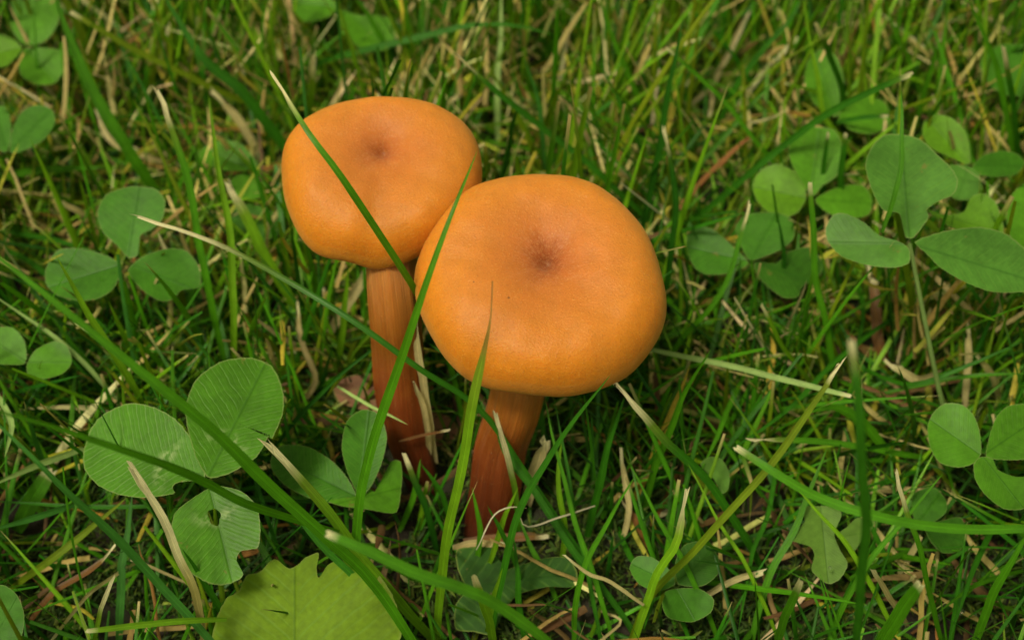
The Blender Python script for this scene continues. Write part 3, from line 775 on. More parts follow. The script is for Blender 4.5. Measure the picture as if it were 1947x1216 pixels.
B([(1195,1240),(1250,1096),(1285,1030),(1302,935)], .1, 3.6, 17, 'lime', 'dry', 'light blade with a pale needle tip at the bottom right of centre', tf=.18)
B([(1545,735),(1482,645),(1447,578)], .5, 3.2, 9, 'lime', 'dry', 'thin blade with a white tip left of the upright bright one', tf=.10)
B([(1680,745),(1800,722),(1880,712),(1960,708)], .6, 1.6, 9, 'mid', 'point', 'thin level blade behind the lower right clover stalk')
B([(1640,700),(1740,730),(1850,690),(1960,640)], .5, 2.2, 10, 'dark', 'point', 'dark curved blade behind the lower right clover stalk')
B([(1800,1250),(1760,1090),(1725,980),(1705,893)], .2, 4.0, 11, 'mid', 'dry', 'narrow blade with a pale needle tip right of the blurred upright one', tf=.18)
B([(1840,1250),(1900,1110),(1960,1000)], .3, 3.0, 18, 'mid', 'point', 'light blade rising at the lower right corner')
B([(1470,1240),(1495,1170),(1522,1103)], .8, 4.2, 18, 'mid', 'cut', 'blurred blade with a pale cut tip at the bottom right', tf=.10)
B([(1660,1260),(1700,1180),(1752,1110)], 2.8, 4.8, 30, 'mid', 'cut', 'broad blurred blade end at the bottom right', tf=.04)
B([(1780,872),(1700,862),(1560,838),(1427,834)], .6, 2.2, 13, 'mid', 'dry', 'blade lying level with a pale split tip in the right half', tf=.14)
B([(1430,1230),(1465,1090),(1520,980),(1577,850)], .1, 2.4, 15, 'mid', 'point', 'green blade rising behind the small brown damaged leaf')
B([(1700,880),(1640,800),(1590,775),(1535,785)], .3, 2.0, 20, 'mid', 'point', 'wide blade curving over left of the lower right clover')
B([(1478,845),(1460,980),(1430,1060),(1400,1200)], .8, 1.0, 10, 'dark', 'point', 'thin dark blade at the right below the split tip')
B([(1600,480),(1640,570),(1620,700)], .3, .9, 11, 'dark', 'point', 'dark low blade under the large blue green clover')
B([(1960,880),(1880,1010),(1840,1120),(1800,1230)], .3, 2.2, 13, 'dark', 'point', 'dark slanting blade below the lower right clover')
B([(1960,1080),(1860,1110),(1780,1165)], .3, 1.8, 10, 'mid', 'point', 'thin blade near the lower right corner')
B([(1330,1140),(1400,1100),(1450,1088)], .6, 1.2, 13, 'straw', 'dry', 'short level dead blade with a cut pale end below the olive one', name='dry_grass_blade', cat='dry grass', group='dead grass blades')
B([(1060,1140),(1020,1060),(985,980)], .2, 1.2, 12, 'mid', 'point', 'short green blade at the foot of the larger stem')
B([(1000,1230),(985,1120),(978,1020)], .2, 2.0, 13, 'dark', 'point', 'short dark upright blade before the foot of the larger stem')
B([(940,1240),(925,1160),(900,1093)], 1.4, 4.4, 18, 'lime', 'cut', 'blurred short blade with a bright cut tip at the bottom middle', tf=.14)
B([(925,1200),(938,1140),(955,1078)], .6, 3.0, 11, 'lime', 'point', 'small pointed lime blade at the bottom middle')
B([(1175,1000),(1200,1060),(1240,1120),(1225,1200)], .4, 1.0, 12, 'dark', 'point', 'dark drooping blade above the bottom clover')
B([(1225,1150),(1160,1105),(1120,1090),(1078,1058)], 1.4, 2.4, 8, 'straw', 'dry', 'pale wiry dead blade left of the bottom clover', name='dry_grass_blade', cat='dry grass', group='dead grass blades')
B([(1130,960),(1060,985),(1000,1000),(985,965)], 1.8, 2.2, 4, 'white', 'thread', 'very thin pale fibre curling right of the larger stem', name='dry_fibre', cat='fibre', group='pale fibres')
B([(905,1045),(935,985),(965,964),(1000,966)], 2.0, 2.4, 3, 'white', 'thread', 'very thin pale fibre arching over the foot of the larger stem', name='dry_fibre', cat='fibre', group='pale fibres')
B([(1140,1160),(1180,1185),(1075,1260)], .4, 1.2, 6, 'straw', 'dry', 'thin pale straw at the bottom middle', name='dry_grass_blade', cat='dry grass', group='dead grass blades')
B([(1120,930),(1060,860),(1045,790)], .3, 1.0, 12, 'mid', 'point', 'short green blade just right of the larger stem')
B([(1180,1040),(1195,960),(1180,860)], .3, 1.6, 12, 'straw', 'dry', 'upright dead blade below the right rim of the larger cap', name='dry_grass_blade', cat='dry grass', group='dead grass blades')
B([(1240,1050),(1215,1000),(1185,955)], .3, .8, 14, 'rust', 'dry', 'rusty brown blade leaning left right of the larger stem', name='dry_grass_blade', cat='dry grass', group='dead grass blades')
B([(1690,700),(1668,640),(1665,560),(1655,520)], .2, 1.2, 22, 'rust', 'dry', 'orange brown dead blade under the large blue green clover', name='dry_grass_blade', cat='dry grass', group='dead grass blades')
B([(1790,708),(1745,722),(1696,692)], .5, 1.0, 18, 'straw', 'dry', 'bleached flat dead blade left of the clover stalk', name='dry_grass_blade', cat='dry grass', group='dead grass blades')
B([(1835,775),(1840,700),(1842,620)], .3, 1.6, 14, 'straw', 'dry', 'upright bleached blade above the lower right clover', name='dry_grass_blade', cat='dry grass', group='dead grass blades')
B([(1900,760),(1885,710),(1860,680)], .3, 1.8, 13, 'straw', 'dry', 'short bright dead blade beside the upright bleached one', name='dry_grass_blade', cat='dry grass', group='dead grass blades')
B([(560,780),(600,720),(570,640),(565,580)], .3, 1.4, 12, 'tan', 'dry', 'tan dead blade left of the smaller stem', name='dry_grass_blade', cat='dry grass', group='dead grass blades')
B([(620,640),(660,580),(705,505)], .3, 1.8, 20, 'straw', 'dry', 'wide bleached blade just left of the smaller stem', name='dry_grass_blade', cat='dry grass', group='dead grass blades')
B([(640,700),(655,600),(662,505)], .4, 3.0, 14, 'lime', 'point', 'lime blade rising behind the smaller cap on its left')
B([(1725,1190),(1690,1130),(1660,1085)], .4, 2.4, 12, 'straw', 'dry', 'forked bleached blade at the bottom right', name='dry_grass_blade', cat='dry grass', group='dead grass blades')

B([(905,1085),(912,1000),(898,925)], .6, 2.2, 12, 'mid', 'point', 'short green blade at the left side of the larger stem foot')
B([(930,1075),(950,1010),(985,925)], .8, 2.6, 12, 'lime', 'point', 'short lime blade crossing the foot of the larger stem')
B([(990,1100),(960,1020),(925,960)], .8, 2.4, 11, 'dark', 'point', 'short dark blade crossing the foot of the larger stem to the left')
B([(760,1010),(790,930),(800,870)], .5, 1.8, 12, 'mid', 'point', 'short green blade before the foot of the smaller stem')
B([(860,1000),(835,930),(800,880)], .6, 2.0, 11, 'dark', 'point', 'short dark blade leaning left over the foot of the smaller stem')
B([(1060,1100),(1075,1000),(1060,900),(1070,820)], .2, 2.6, 12, 'lime', 'point', 'thin lime blade standing right of the larger stem')
B([(1085,1240),(1100,1120),(1150,1000),(1205,905)], .2, 3.2, 12, 'mid', 'point', 'green blade leaning right below the torn tip blade')
B([(1380,1240),(1330,1130),(1260,1000),(1200,880)], .2, 3.0, 11, 'mid', 'point', 'thin green blade leaning left behind the light needle tipped one')
B([(1560,1240),(1620,1120),(1700,1010),(1790,900)], .2, 3.0, 12, 'mid', 'point', 'green blade rising right behind the broad upright one')
B([(1720,1230),(1640,1080),(1560,980),(1500,905)], .2, 2.8, 11, 'lime', 'point', 'thin lime blade leaning left over the ragged small clover')
B([(1420,700),(1380,790),(1330,900)], .8, 1.6, 11, 'mid', 'point', 'green blade under the level pale one')
B([(1700,600),(1600,680),(1480,790),(1380,860)], .8, 1.8, 11, 'dark', 'point', 'dark blade slanting down left from the clover stalk')
# ------------------------------------------------------------------ leaves
def leaf_mesh(name, outline, base_px, p0, nrm, col, chev=0.0, tip_px=None, fold=0.13, curl=0.0, mat=None, hole=None, serr=0.008, n=96, rings=13, wav=0.035):
    nrm = unit(nrm)
    oc = closed_spline(outline, n)
    rnd = random.Random(int(sum(map(sum, outline))))
    if tip_px is None:
        far = max(outline, key=lambda q: (q[0] - base_px[0]) ** 2 + (q[1] - base_px[1]) ** 2)
        cx = sum(q[0] for q in outline) / len(outline); cy = sum(q[1] for q in outline) / len(outline)
        tip_px = (2 * cx - base_px[0], 2 * cy - base_px[1])
    b3 = on_plane(base_px[0], base_px[1], p0, nrm)
    t3 = on_plane(tip_px[0], tip_px[1], p0, nrm)
    ed = unit(t3 - b3); L = np.linalg.norm(t3 - b3)
    es = np.cross(nrm, ed)
    pts = np.array([on_plane(u, v, p0, nrm) for u, v in oc])
    if hole is None: cen = on_plane((base_px[0] + tip_px[0]) / 2, (base_px[1] + tip_px[1]) / 2, p0, nrm)
    else: cen = on_plane(hole[0], hole[1], p0, nrm)
    V, UV1, UV2 = [], [], []
    for k in range(rings + 1):
        f = k / rings
        for i in range(n):
            edge = pts[i]
            if k == rings: edge = edge + (edge - cen) * (serr * (1 if i % 3 == 0 else -0.3) + rnd.uniform(-.003, .003))
            if hole is None: p = cen + (edge - cen) * f
            else:
                a = math.atan2(np.dot(pts[i] - cen, es), np.dot(pts[i] - cen, ed))
                hr = hole[2] * depth(cen) / FPX * (1 + 0.10 * math.cos(a * 3 + .5) + 0.07 * math.sin(5 * a))
                hp = cen + (ed * math.cos(a) * 1.2 + es * math.sin(a) * 0.8) * hr
                p = hp + (edge - hp) * f
            x = np.dot(p - b3, es); y = np.dot(p - b3, ed)
            off = fold * math.sqrt(x * x + 0.0009 * L * L) - curl * (y / L - 0.5) ** 2 * L + wav * L * math.sin(y / L * 6 + x / L * 5 + rnd.random() * .02) * abs(x) / L
            V.append(p + nrm * off)
            UV1.append((x / L, y / L))
            rr = f if hole is None else max(f, 1 - f * 1.0 if f < 0.05 else 0)
            UV2.append((rr, chev))
    q = []
    for k in range(rings):
        for i in range(n):
            j = (i + 1) % n
            q.append((k * n + i, (k + 1) * n + i, (k + 1) * n + j, k * n + j))
    V = np.array(V)
    cl = np.tile(np.array(col), (len(V), 1))
    return make_mesh(name, V, q, mat or M_LEAF, uv=np.array(UV1), uv2=np.array(UV2), col=cl)

def tube(name, pts, r0, r1, col, mat):
    c = spline(pts, 16)
    V, UVs, q = [], [], []
    for k in range(16):
        T = unit(c[min(15, k + 1)] - c[max(0, k - 1)])
        a_ = unit(np.cross(T, [0.3, 1.0, 0.1])); b_ = np.cross(T, a_)
        r = r0 + (r1 - r0) * k / 15
        for j in range(8):
            th = 2 * math.pi * j / 8
            V.append(c[k] + (a_ * math.cos(th) + b_ * math.sin(th)) * r)
            UVs.append((j / 8, k / 3.0))
    for k in range(15):
        for j in range(8):
            b = (j + 1) % 8
            q.append((k * 8 + j, k * 8 + b, (k + 1) * 8 + b, (k + 1) * 8 + j))
    return make_mesh(name, np.array(V), q, mat, uv=np.array(UVs), col=np.tile(np.array(col), (len(V), 1)))

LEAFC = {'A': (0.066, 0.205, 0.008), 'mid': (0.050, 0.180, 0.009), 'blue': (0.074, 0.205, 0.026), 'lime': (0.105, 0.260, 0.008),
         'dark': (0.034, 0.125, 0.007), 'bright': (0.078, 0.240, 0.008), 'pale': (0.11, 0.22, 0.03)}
KEEP = []      # (u, v, radius px, depth) patches that random grass must not cover

def clover(center, z, leaflets, label, colour='mid', foot=None, chev=0.0, stalk_r=0.055, keep=1.0, group='clover plants in the lawn', bend=None):
    """leaflets: list of (outline, normal, options); the stalk runs from the centre down to foot (photo position on the ground)"""
    c3 = P(center[0], center[1], z)
    fx = P(foot[0], foot[1], 0.0) if foot else np.array([c3[0] * 1.03 + 0.2, c3[1] + 0.5, 0.0])
    fx[2] = float(hgt(fx[0], fx[1])) - 0.15
    e = thing('clover', fx, label, 'clover', group)
    mid = (c3 + fx) / 2 + np.array([0.12, 0.18, 0.15]) if bend is None else P(*bend)
    link('stalk', tube('stalk', [fx, mid, c3], stalk_r * 1.1, stalk_r * 0.8, (0.16, 0.25, 0.07), M_BLADE), fx, e)
    for lf in leaflets:
        outline, nrm = lf[0], lf[1]
        op = dict(lf[2]) if len(lf) > 2 else {}
        lcol = LEAFC[op.pop('colour', colour)]
        dz = op.pop('dz', 0.0)
        bp = op.pop('base', center)
        op.setdefault('chev', chev)
        me = leaf_mesh('leaflet', outline, bp, c3 + np.array([0, 0, dz]), nrm, lcol, **op)
        link('leaflet', me, fx, e)
        if keep:
            oa = np.array(outline, float)
            cc = oa.mean(0)
            KEEP.append((cc[0], cc[1], keep * 0.9 * float(np.mean(np.linalg.norm(oa - cc, axis=1))), depth(c3) + 0.3))
    return e

clover((394,908), 3.0, [
    ([(390,908),(380,870),(366,835),(340,802),(300,779),(250,770),(200,788),(172,818),(160,860),(165,895),(190,924),(230,942),(280,948),(334,940),(330,928),(340,918)], (-0.20,-0.35,1), {'serr':.006}),
    ([(394,906),(372,870),(356,810),(355,770),(375,725),(425,690),(480,682),(518,698),(538,745),(538,790),(518,838),(512,832),(488,872),(440,900),(410,908)], (0.12,-0.25,1), {'serr':.006,'dz':.02}),
    ([(404,925),(370,945),(335,975),(328,1010),(336,1045),(360,1085),(390,1105),(415,1112),(440,1108),(463,1093),(450,1065),(457,1048),(480,1044),(492,1040),(496,1005),(490,965),(465,938),(435,927)], (0.05,-0.45,1), {'hole':(408,982,14),'dz':-.03,'serr':.005,'rings':16})],
    'large clover in the lower left, one leaflet holed and bitten at the edge', 'A', foot=(440,960), chev=1.0, keep=1.15)
clover((241,500), 2.4, [
    ([(245,490),(225,470),(195,440),(187,405),(205,372),(250,355),(295,360),(315,385),(310,420),(290,438),(268,448),(262,485)], (0.05,-0.45,1)),
    ([(232,510),(210,490),(160,477),(115,480),(90,510),(88,540),(110,562),(150,573),(190,570),(220,550)], (-0.15,-0.3,1)),
    ([(243,514),(270,490),(320,475),(355,480),(378,510),(380,545),(345,552),(330,570),(310,576),(285,565),(262,545)], (0.2,-0.3,1))],
    'three leaflet clover left of the smaller mushroom, behind a yellow green blade', 'mid', foot=(270,560))
clover((46,88), 2.2, [
    ([(46,86),(25,60),(18,20),(40,-10),(85,-15),(112,10),(112,50),(85,82)], (0,-0.4,1)),
    ([(50,92),(90,94),(124,100),(126,125),(105,158),(70,163),(42,148),(36,115)], (0.1,-0.35,1)),
    ([(42,92),(10,70),(-30,72),(-45,110),(-20,130),(15,128)], (-0.1,-0.35,1), {'colour':'lime'})],
    'clover in the top left corner', 'bright', foot=(60,110))
clover((14,292), 2.2, [
    ([(20,290),(24,250),(42,215),(70,201),(98,208),(105,235),(85,268),(50,286)], (0.1,-0.35,1)),
    ([(10,290),(-20,270),(-30,230),(-10,205),(12,205),(22,235),(20,270)], (-0.1,-0.35,1))],
    'clover half cut by the left edge below the corner one', 'mid', foot=(25,320))
clover((50,688), 2.0, [
    ([(48,690),(10,694),(-30,685),(-40,650),(-15,625),(25,625),(48,650)], (0,-0.35,1)),
    ([(52,690),(70,665),(105,650),(130,662),(136,690),(118,712),(85,722),(55,714)], (0.1,-0.3,1))],
    'low clover at the left edge above the large one', 'bright', foot=(60,720))
clover((682,945), 1.5, [
    ([(678,948),(665,915),(635,880),(590,852),(545,846),(520,858),(516,890),(545,925),(600,952),(650,958)], (-0.15,-0.25,1), {'colour':'mid'}),
    ([(684,942),(662,900),(650,850),(660,800),(690,778),(722,788),(736,830),(726,880),(705,925)], (0.05,-0.75,1), {'colour':'mid'}),
    ([(680,950),(700,928),(712,935),(727,925),(736,900),(742,880),(760,880),(764,915),(752,976),(700,970),(650,962),(620,950)], (0.25,-0.2,1), {'colour':'bright','base':(650,955),'tip_px':(770,925)})],
    'clover at the foot of the smaller stem, right leaflet deeply bitten', 'dark', foot=(700,960), keep=1.0)
clover((1729,463), 4.0, [
    ([(1736,452),(1722,452),(1716,430),(1708,406),(1676,401),(1655,361),(1643,316),(1656,281),(1681,258),(1716,256),(1751,268),(1782,300),(1804,325),(1816,350),(1808,374),(1781,386),(1760,400),(1764,414),(1750,436)], (0.05,-0.5,1), {'serr':.006,'dz':.05,'tip_px':(1712,256)}),
    ([(1730,480),(1728,502),(1701,511),(1651,506),(1601,489),(1575,461),(1570,436),(1584,411),(1606,409),(1641,424),(1671,448),(1706,458),(1724,468)], (-0.25,-0.5,1), {'fold':.16}),
    ([(1739,461),(1766,449),(1811,439),(1862,435),(1907,447),(1947,478),(1985,520),(1975,548),(1930,557),(1877,556),(1827,537),(1785,510),(1762,484)], (0.15,-0.45,1), {'fold':.15,'tip_px':(1975,538)})],
    'large blue green clover standing high at the right', 'blue', foot=(1840,900), keep=1.2, bend=(1790,760,1.7), stalk_r=.05)
clover((1790,440), 2.4, [
    ([(1762,398),(1795,408),(1830,405),(1842,380),(1862,373),(1888,390),(1906,430),(1904,455),(1870,450),(1830,445),(1790,425)], (0.0,-0.5,1), {'fold':.3,'colour':'lime','base':(1765,400),'tip_px':(1905,445),'serr':.004})],
    'curled lime clover leaflet half hidden behind the large blue green clover', 'lime', foot=(1800,520), keep=.6)
clover((1842,314), 2.4, [
    ([(1842,313),(1801,298),(1768,282),(1753,256),(1758,231),(1781,219),(1808,226),(1834,252),(1843,285)], (-0.05,-0.5,1), {'colour':'lime'}),
    ([(1848,320),(1867,298),(1902,288),(1934,295),(1948,312),(1929,333),(1892,338),(1860,333)], (0.2,-0.35,1), {'colour':'mid'}),
    ([(1840,316),(1862,336),(1865,362),(1842,381),(1812,376),(1790,350),(1801,318)], (-0.1,-0.2,1), {'colour':'blue'})],
    'bright clover behind the large blue green one, with an oval upper leaflet', 'lime', foot=(1850,380))
clover((1960,400), 2.6, [
    ([(1960,490),(1932,472),(1915,440),(1913,400),(1925,368),(1955,345),(1990,380),(1990,450)], (0.0,-0.5,1), {'base':(1965,490),'tip_px':(1950,345)})],
    'clover leaflet cut by the right edge', 'bright', foot=(1990,520), keep=.6)
clover((1540,378), 2.0, [
    ([(1532,378),(1529,351),(1508,328),(1475,316),(1446,326),(1431,351),(1438,381),(1460,406),(1490,416),(1516,406)], (-0.1,-0.35,1), {'colour':'lime'}),
    ([(1545,372),(1515,335),(1498,292),(1508,260),(1545,242),(1588,250),(1602,295),(1590,335),(1562,355)], (0.0,-0.55,1), {'colour':'bright'}),
    ([(1550,380),(1580,362),(1610,353),(1642,356),(1658,382),(1650,410),(1608,418),(1570,405)], (0.15,-0.35,1), {'colour':'bright'})],
    'clover with a round lime left leaflet left of the large blue green one', 'bright', foot=(1560,450))
clover((1590,225), 1.8, [
    ([(1588,222),(1548,200),(1530,160),(1534,120),(1560,95),(1590,110),(1604,160),(1600,200)], (0,-0.55,1)),
    ([(1594,224),(1612,195),(1650,185),(1684,200),(1692,235),(1660,258),(1618,250)], (0.1,-0.35,1)),],
    'blurred clover behind the arching blade at the upper right', 'bright', foot=(1600,280))
clover((1427,497), 1.8, [
    ([(1423,501),(1395,471),(1358,441),(1330,434),(1308,446),(1305,471),(1320,509),(1345,524),(1390,521)], (-0.15,-0.3,1)),
    ([(1424,494),(1405,461),(1398,431),(1420,410),(1475,404),(1508,421),(1507,456),(1485,476),(1452,489)], (0.0,-0.4,1)),
    ([(1435,499),(1475,501),(1500,480),(1535,474),(1562,501),(1556,527),(1525,545),(1515,567),(1485,569),(1452,541),(1438,521)], (0.15,-0.3,1), {'colour':'dark'})],
    'clover right of the larger cap, one leaflet nibbled at its lower edge', 'mid', foot=(1440,560))
clover((1867,866), 2.4, [
    ([(1865,863),(1862,823),(1850,792),(1827,772),(1796,768),(1774,785),(1763,813),(1768,853),(1786,881),(1822,890),(1850,882)], (-0.1,-0.35,1)),
    ([(1875,868),(1880,830),(1892,795),(1915,773),(1955,770),(1985,795),(1985,850),(1950,874),(1905,875)], (0.1,-0.35,1)),
    ([(1850,884),(1862,869),(1885,870),(1897,893),(1928,906),(1965,909),(1990,940),(1950,966),(1908,968),(1872,944),(1853,914)], (0.1,-0.4,1))],
    'pale edged clover in the lower right with its stalk above', 'A', foot=(1880,920), chev=.0, keep=1.1)
clover((1590,1022), 1.4, [
    ([(1586,1015),(1599,980),(1588,963),(1553,962),(1518,965),(1530,990),(1505,1020),(1505,1030),(1540,1040),(1548,1056),(1543,1085),(1573,1109),(1596,1101),(1611,1073),(1596,1044)], (-0.05,-0.3,1), {'base':(1560,962),'tip_px':(1575,1105),'colour':'pale'}),
    ([(1591,1018),(1612,1000),(1629,985),(1662,990),(1655,1008),(1636,1030),(1620,1052),(1612,1035)], (0.1,-0.3,1), {'colour':'pale'})],
    'small ragged clover eaten to a narrow waist at the lower right', 'pale', foot=(1600,1060), keep=.9)
clover((1740,1000), 0.9, [
    ([(1738,990),(1733,944),(1756,929),(1781,929),(1799,953),(1797,975),(1776,992),(1755,1000)], (0,-0.3,1)),
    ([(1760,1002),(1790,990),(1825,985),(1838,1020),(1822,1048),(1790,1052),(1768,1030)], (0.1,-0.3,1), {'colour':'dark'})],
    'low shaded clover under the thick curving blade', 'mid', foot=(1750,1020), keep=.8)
clover((1285,1113), 1.3, [
    ([(1290,1110),(1283,1070),(1300,1037),(1335,1030),(1364,1055),(1365,1090),(1335,1114)], (0.1,-0.35,1), {'colour':'dark'}),
    ([(1290,1118),(1330,1120),(1355,1140),(1350,1165),(1315,1182),(1270,1175),(1258,1150),(1264,1125)], (0.1,-0.3,1)),
    ([(1283,1110),(1275,1085),(1240,1060),(1210,1058),(1197,1080),(1215,1110),(1250,1124)], (-0.1,-0.35,1))],
    'clover at the bottom between two light blades', 'mid', foot=(1300,1150), keep=.9)
clover((650,15), 1.6, [
    ([(640,12),(610,-25),(560,-30),(530,-5),(545,25),(585,45),(625,35)], (-0.1,-0.35,1)),
    ([(650,20),(680,30),(735,35),(755,65),(735,95),(685,95),(650,60)], (0.1,-0.35,1))],
    'blurred clover at the top edge above the smaller cap', 'bright', foot=(660,60), keep=.8)
clover((1915,185), 1.8, [
    ([(1915,182),(1880,165),(1862,130),(1872,102),(1910,85),(1960,92),(1980,140),(1955,180)], (0,-0.4,1))],
    'single clover leaflet behind two blades in the upper right corner', 'mid', foot=(1930,220), keep=.7)
clover((-10,1210), 2.6, [
    ([(-10,1225),(-30,1180),(-20,1130),(5,1112),(32,1130),(47,1170),(40,1215),(10,1240)], (0.1,-0.3,1))],
    'clover leaflet in the bottom left corner', 'mid', foot=(0,1260), keep=.8)
clover((480,325), 1.2, [
    ([(490,315),(460,276),(410,270),(378,290),(390,312),(430,325),(470,325)], (0,-0.35,1)),
    ([(485,332),(505,350),(500,375),(460,380),(438,355),(450,335)], (0,-0.3,1))],
    'faint clover just left of the smaller cap', 'bright', foot=(490,350), keep=.5)
clover((470,440), 1.0, [
    ([(470,445),(440,425),(438,400),(480,390),(530,410),(540,440),(500,462)], (0,-0.3,1))],
    'low faint clover leaflet below the smaller cap on its left', 'mid', foot=(480,470), keep=.5)

# broad leaves near the ground
def broad(name, outline, base, z, nrm, col, label, cat, mat, chev=0.0, clear=1.0, **kw):
    p0 = P(base[0], base[1], z)
    ft = np.array([p0[0], p0[1], 0.0]); ft[2] = float(hgt(ft[0], ft[1]))
    me = leaf_mesh(name, outline, base, p0, nrm, col, chev=chev, mat=mat, **kw)
    oa = np.array(outline, float)
    for du in range(int(oa[:, 0].min()), int(oa[:, 0].max()), 12):
        for dv in range(int(oa[:, 1].min()), min(1250, int(oa[:, 1].max())), 12):
            ins = False
            for k in range(len(oa)):
                x1, y1 = oa[k]; x2, y2 = oa[k - 1]
                if (y1 > dv) != (y2 > dv) and du < (x2 - x1) * (dv - y1) / (y2 - y1) + x1: ins = not ins
            if ins and random.random() < clear: keep_clear(P(du, dv, z), 7, depth(P(du, dv, z)) + 0.25)
    o = link(name, me, p0, label=label, cat=cat)
    return o
broad('lobed_leaf', [(405,1240),(412,1180),(432,1140),(455,1125),(470,1095),(495,1088),(515,1066),(528,1064),(548,1080),(565,1074),(580,1060),(606,1050),(602,1078),(606,1098),(625,1072),(650,1065),(690,1075),(725,1100),(750,1140),(765,1200),(740,1250),(640,1320),(480,1310)],
      (560,1290), 1.2, (0.0,-0.30,1), (0.130, 0.230, 0.004), 'yellow green toothed leaf lying flat at the bottom edge', 'leaf', M_WEED, clear=.55, fold=.05, serr=.004, n=150, rings=16, tip_px=(560,1060), wav=.05)
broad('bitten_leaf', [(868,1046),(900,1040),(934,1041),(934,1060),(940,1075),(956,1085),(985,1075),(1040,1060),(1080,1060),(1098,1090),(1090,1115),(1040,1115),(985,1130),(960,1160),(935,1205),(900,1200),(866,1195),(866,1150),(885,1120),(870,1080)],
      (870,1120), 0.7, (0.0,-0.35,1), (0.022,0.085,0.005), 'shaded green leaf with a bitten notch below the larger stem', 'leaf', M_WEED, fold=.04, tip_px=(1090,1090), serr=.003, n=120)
broad('dead_leaf', [(632,730),(665,715),(710,712),(760,740),(800,775),(850,790),(872,815),(860,842),(820,850),(780,845),(740,812),(690,780),(645,765)],
      (632,742), 0.5, (0.0,-0.3,1), (0.26,0.12,0.07), 'pinkish brown dead leaf lying behind the smaller stem', 'dead leaf', M_WEED, clear=.3, fold=.03, tip_px=(870,830), serr=.002)
broad('curled_leaf', [(1332,880),(1350,868),(1372,874),(1386,900),(1384,930),(1372,938),(1372,915),(1358,896),(1338,892)],
      (1334,886), 1.5, (0.2,-0.5,1), (0.095,0.22,0.03), 'small curled striped leaf lit from above right of the torn tip blade', 'leaf', M_LEAF, fold=.1, tip_px=(1380,935), serr=.001)

# ------------------------------------------------------------------ the lawn: uncounted grass, straw, moss
capcen = [(capR[0], capR[1]), (capL[0], capL[1])]
stems = [capR[2], capL[2]]
def reject(Pn):
    """Pn: (N, K, 3) sample points of N strands; True where a strand pierces or hides a mushroom or covers a clover"""
    bad = np.zeros(len(Pn), bool)
    for cen, R in capcen:
        d = (Pn - cen) / np.array([R * 1.1, R * 1.1, R * 0.62])
        bad |= (np.sum(d * d, 2) < 1).any(1)
        u, v, dd = proj(Pn.reshape(-1, 3))
        uc, vc, dc = proj(cen)
        px = R * FPX / dc
        ins = ((u - uc) / (px * 1.04)) ** 2 + ((v - vc + px * .05) / (px * 0.98)) ** 2 < 1
        bad |= (ins & (dd < dc)).reshape(Pn.shape[:2]).any(1)
    for c in stems:
        for k in range(0, 40, 3):
            dxy = np.linalg.norm(Pn - c[k], axis=2)
            bad |= (dxy < 0.55).any(1)
            u, v, dd = proj(Pn.reshape(-1, 3))
            uc, vc, dc = proj(c[k])
            if k > 15:
                ins = (np.abs(u - uc) < 58) & (np.abs(v - vc) < 30) & (dd < dc)
                bad |= ins.reshape(Pn.shape[:2]).any(1)
    u, v, dd = proj(Pn.reshape(-1, 3))
    hit = np.zeros(len(u), bool)
    for (uc, vc, r, dc) in KEEP:
        hit |= ((u - uc) ** 2 + (v - vc) ** 2 < r * r) & (dd < dc)
    a = np.clip((u / 4).astype(int) + 16, 0, 519); b = np.clip((v / 4).astype(int) + 8, 0, 319)
    inside = (u > -60) & (u < 2010) & (v > -30) & (v < 1245)
    hit |= (dd < KM[b, a]) & inside
    few = rng.random(len(Pn)) < 0.05                       # some strands still cross over
    bad |= hit.reshape(Pn.shape[:2]).any(1) & ~few
    return bad

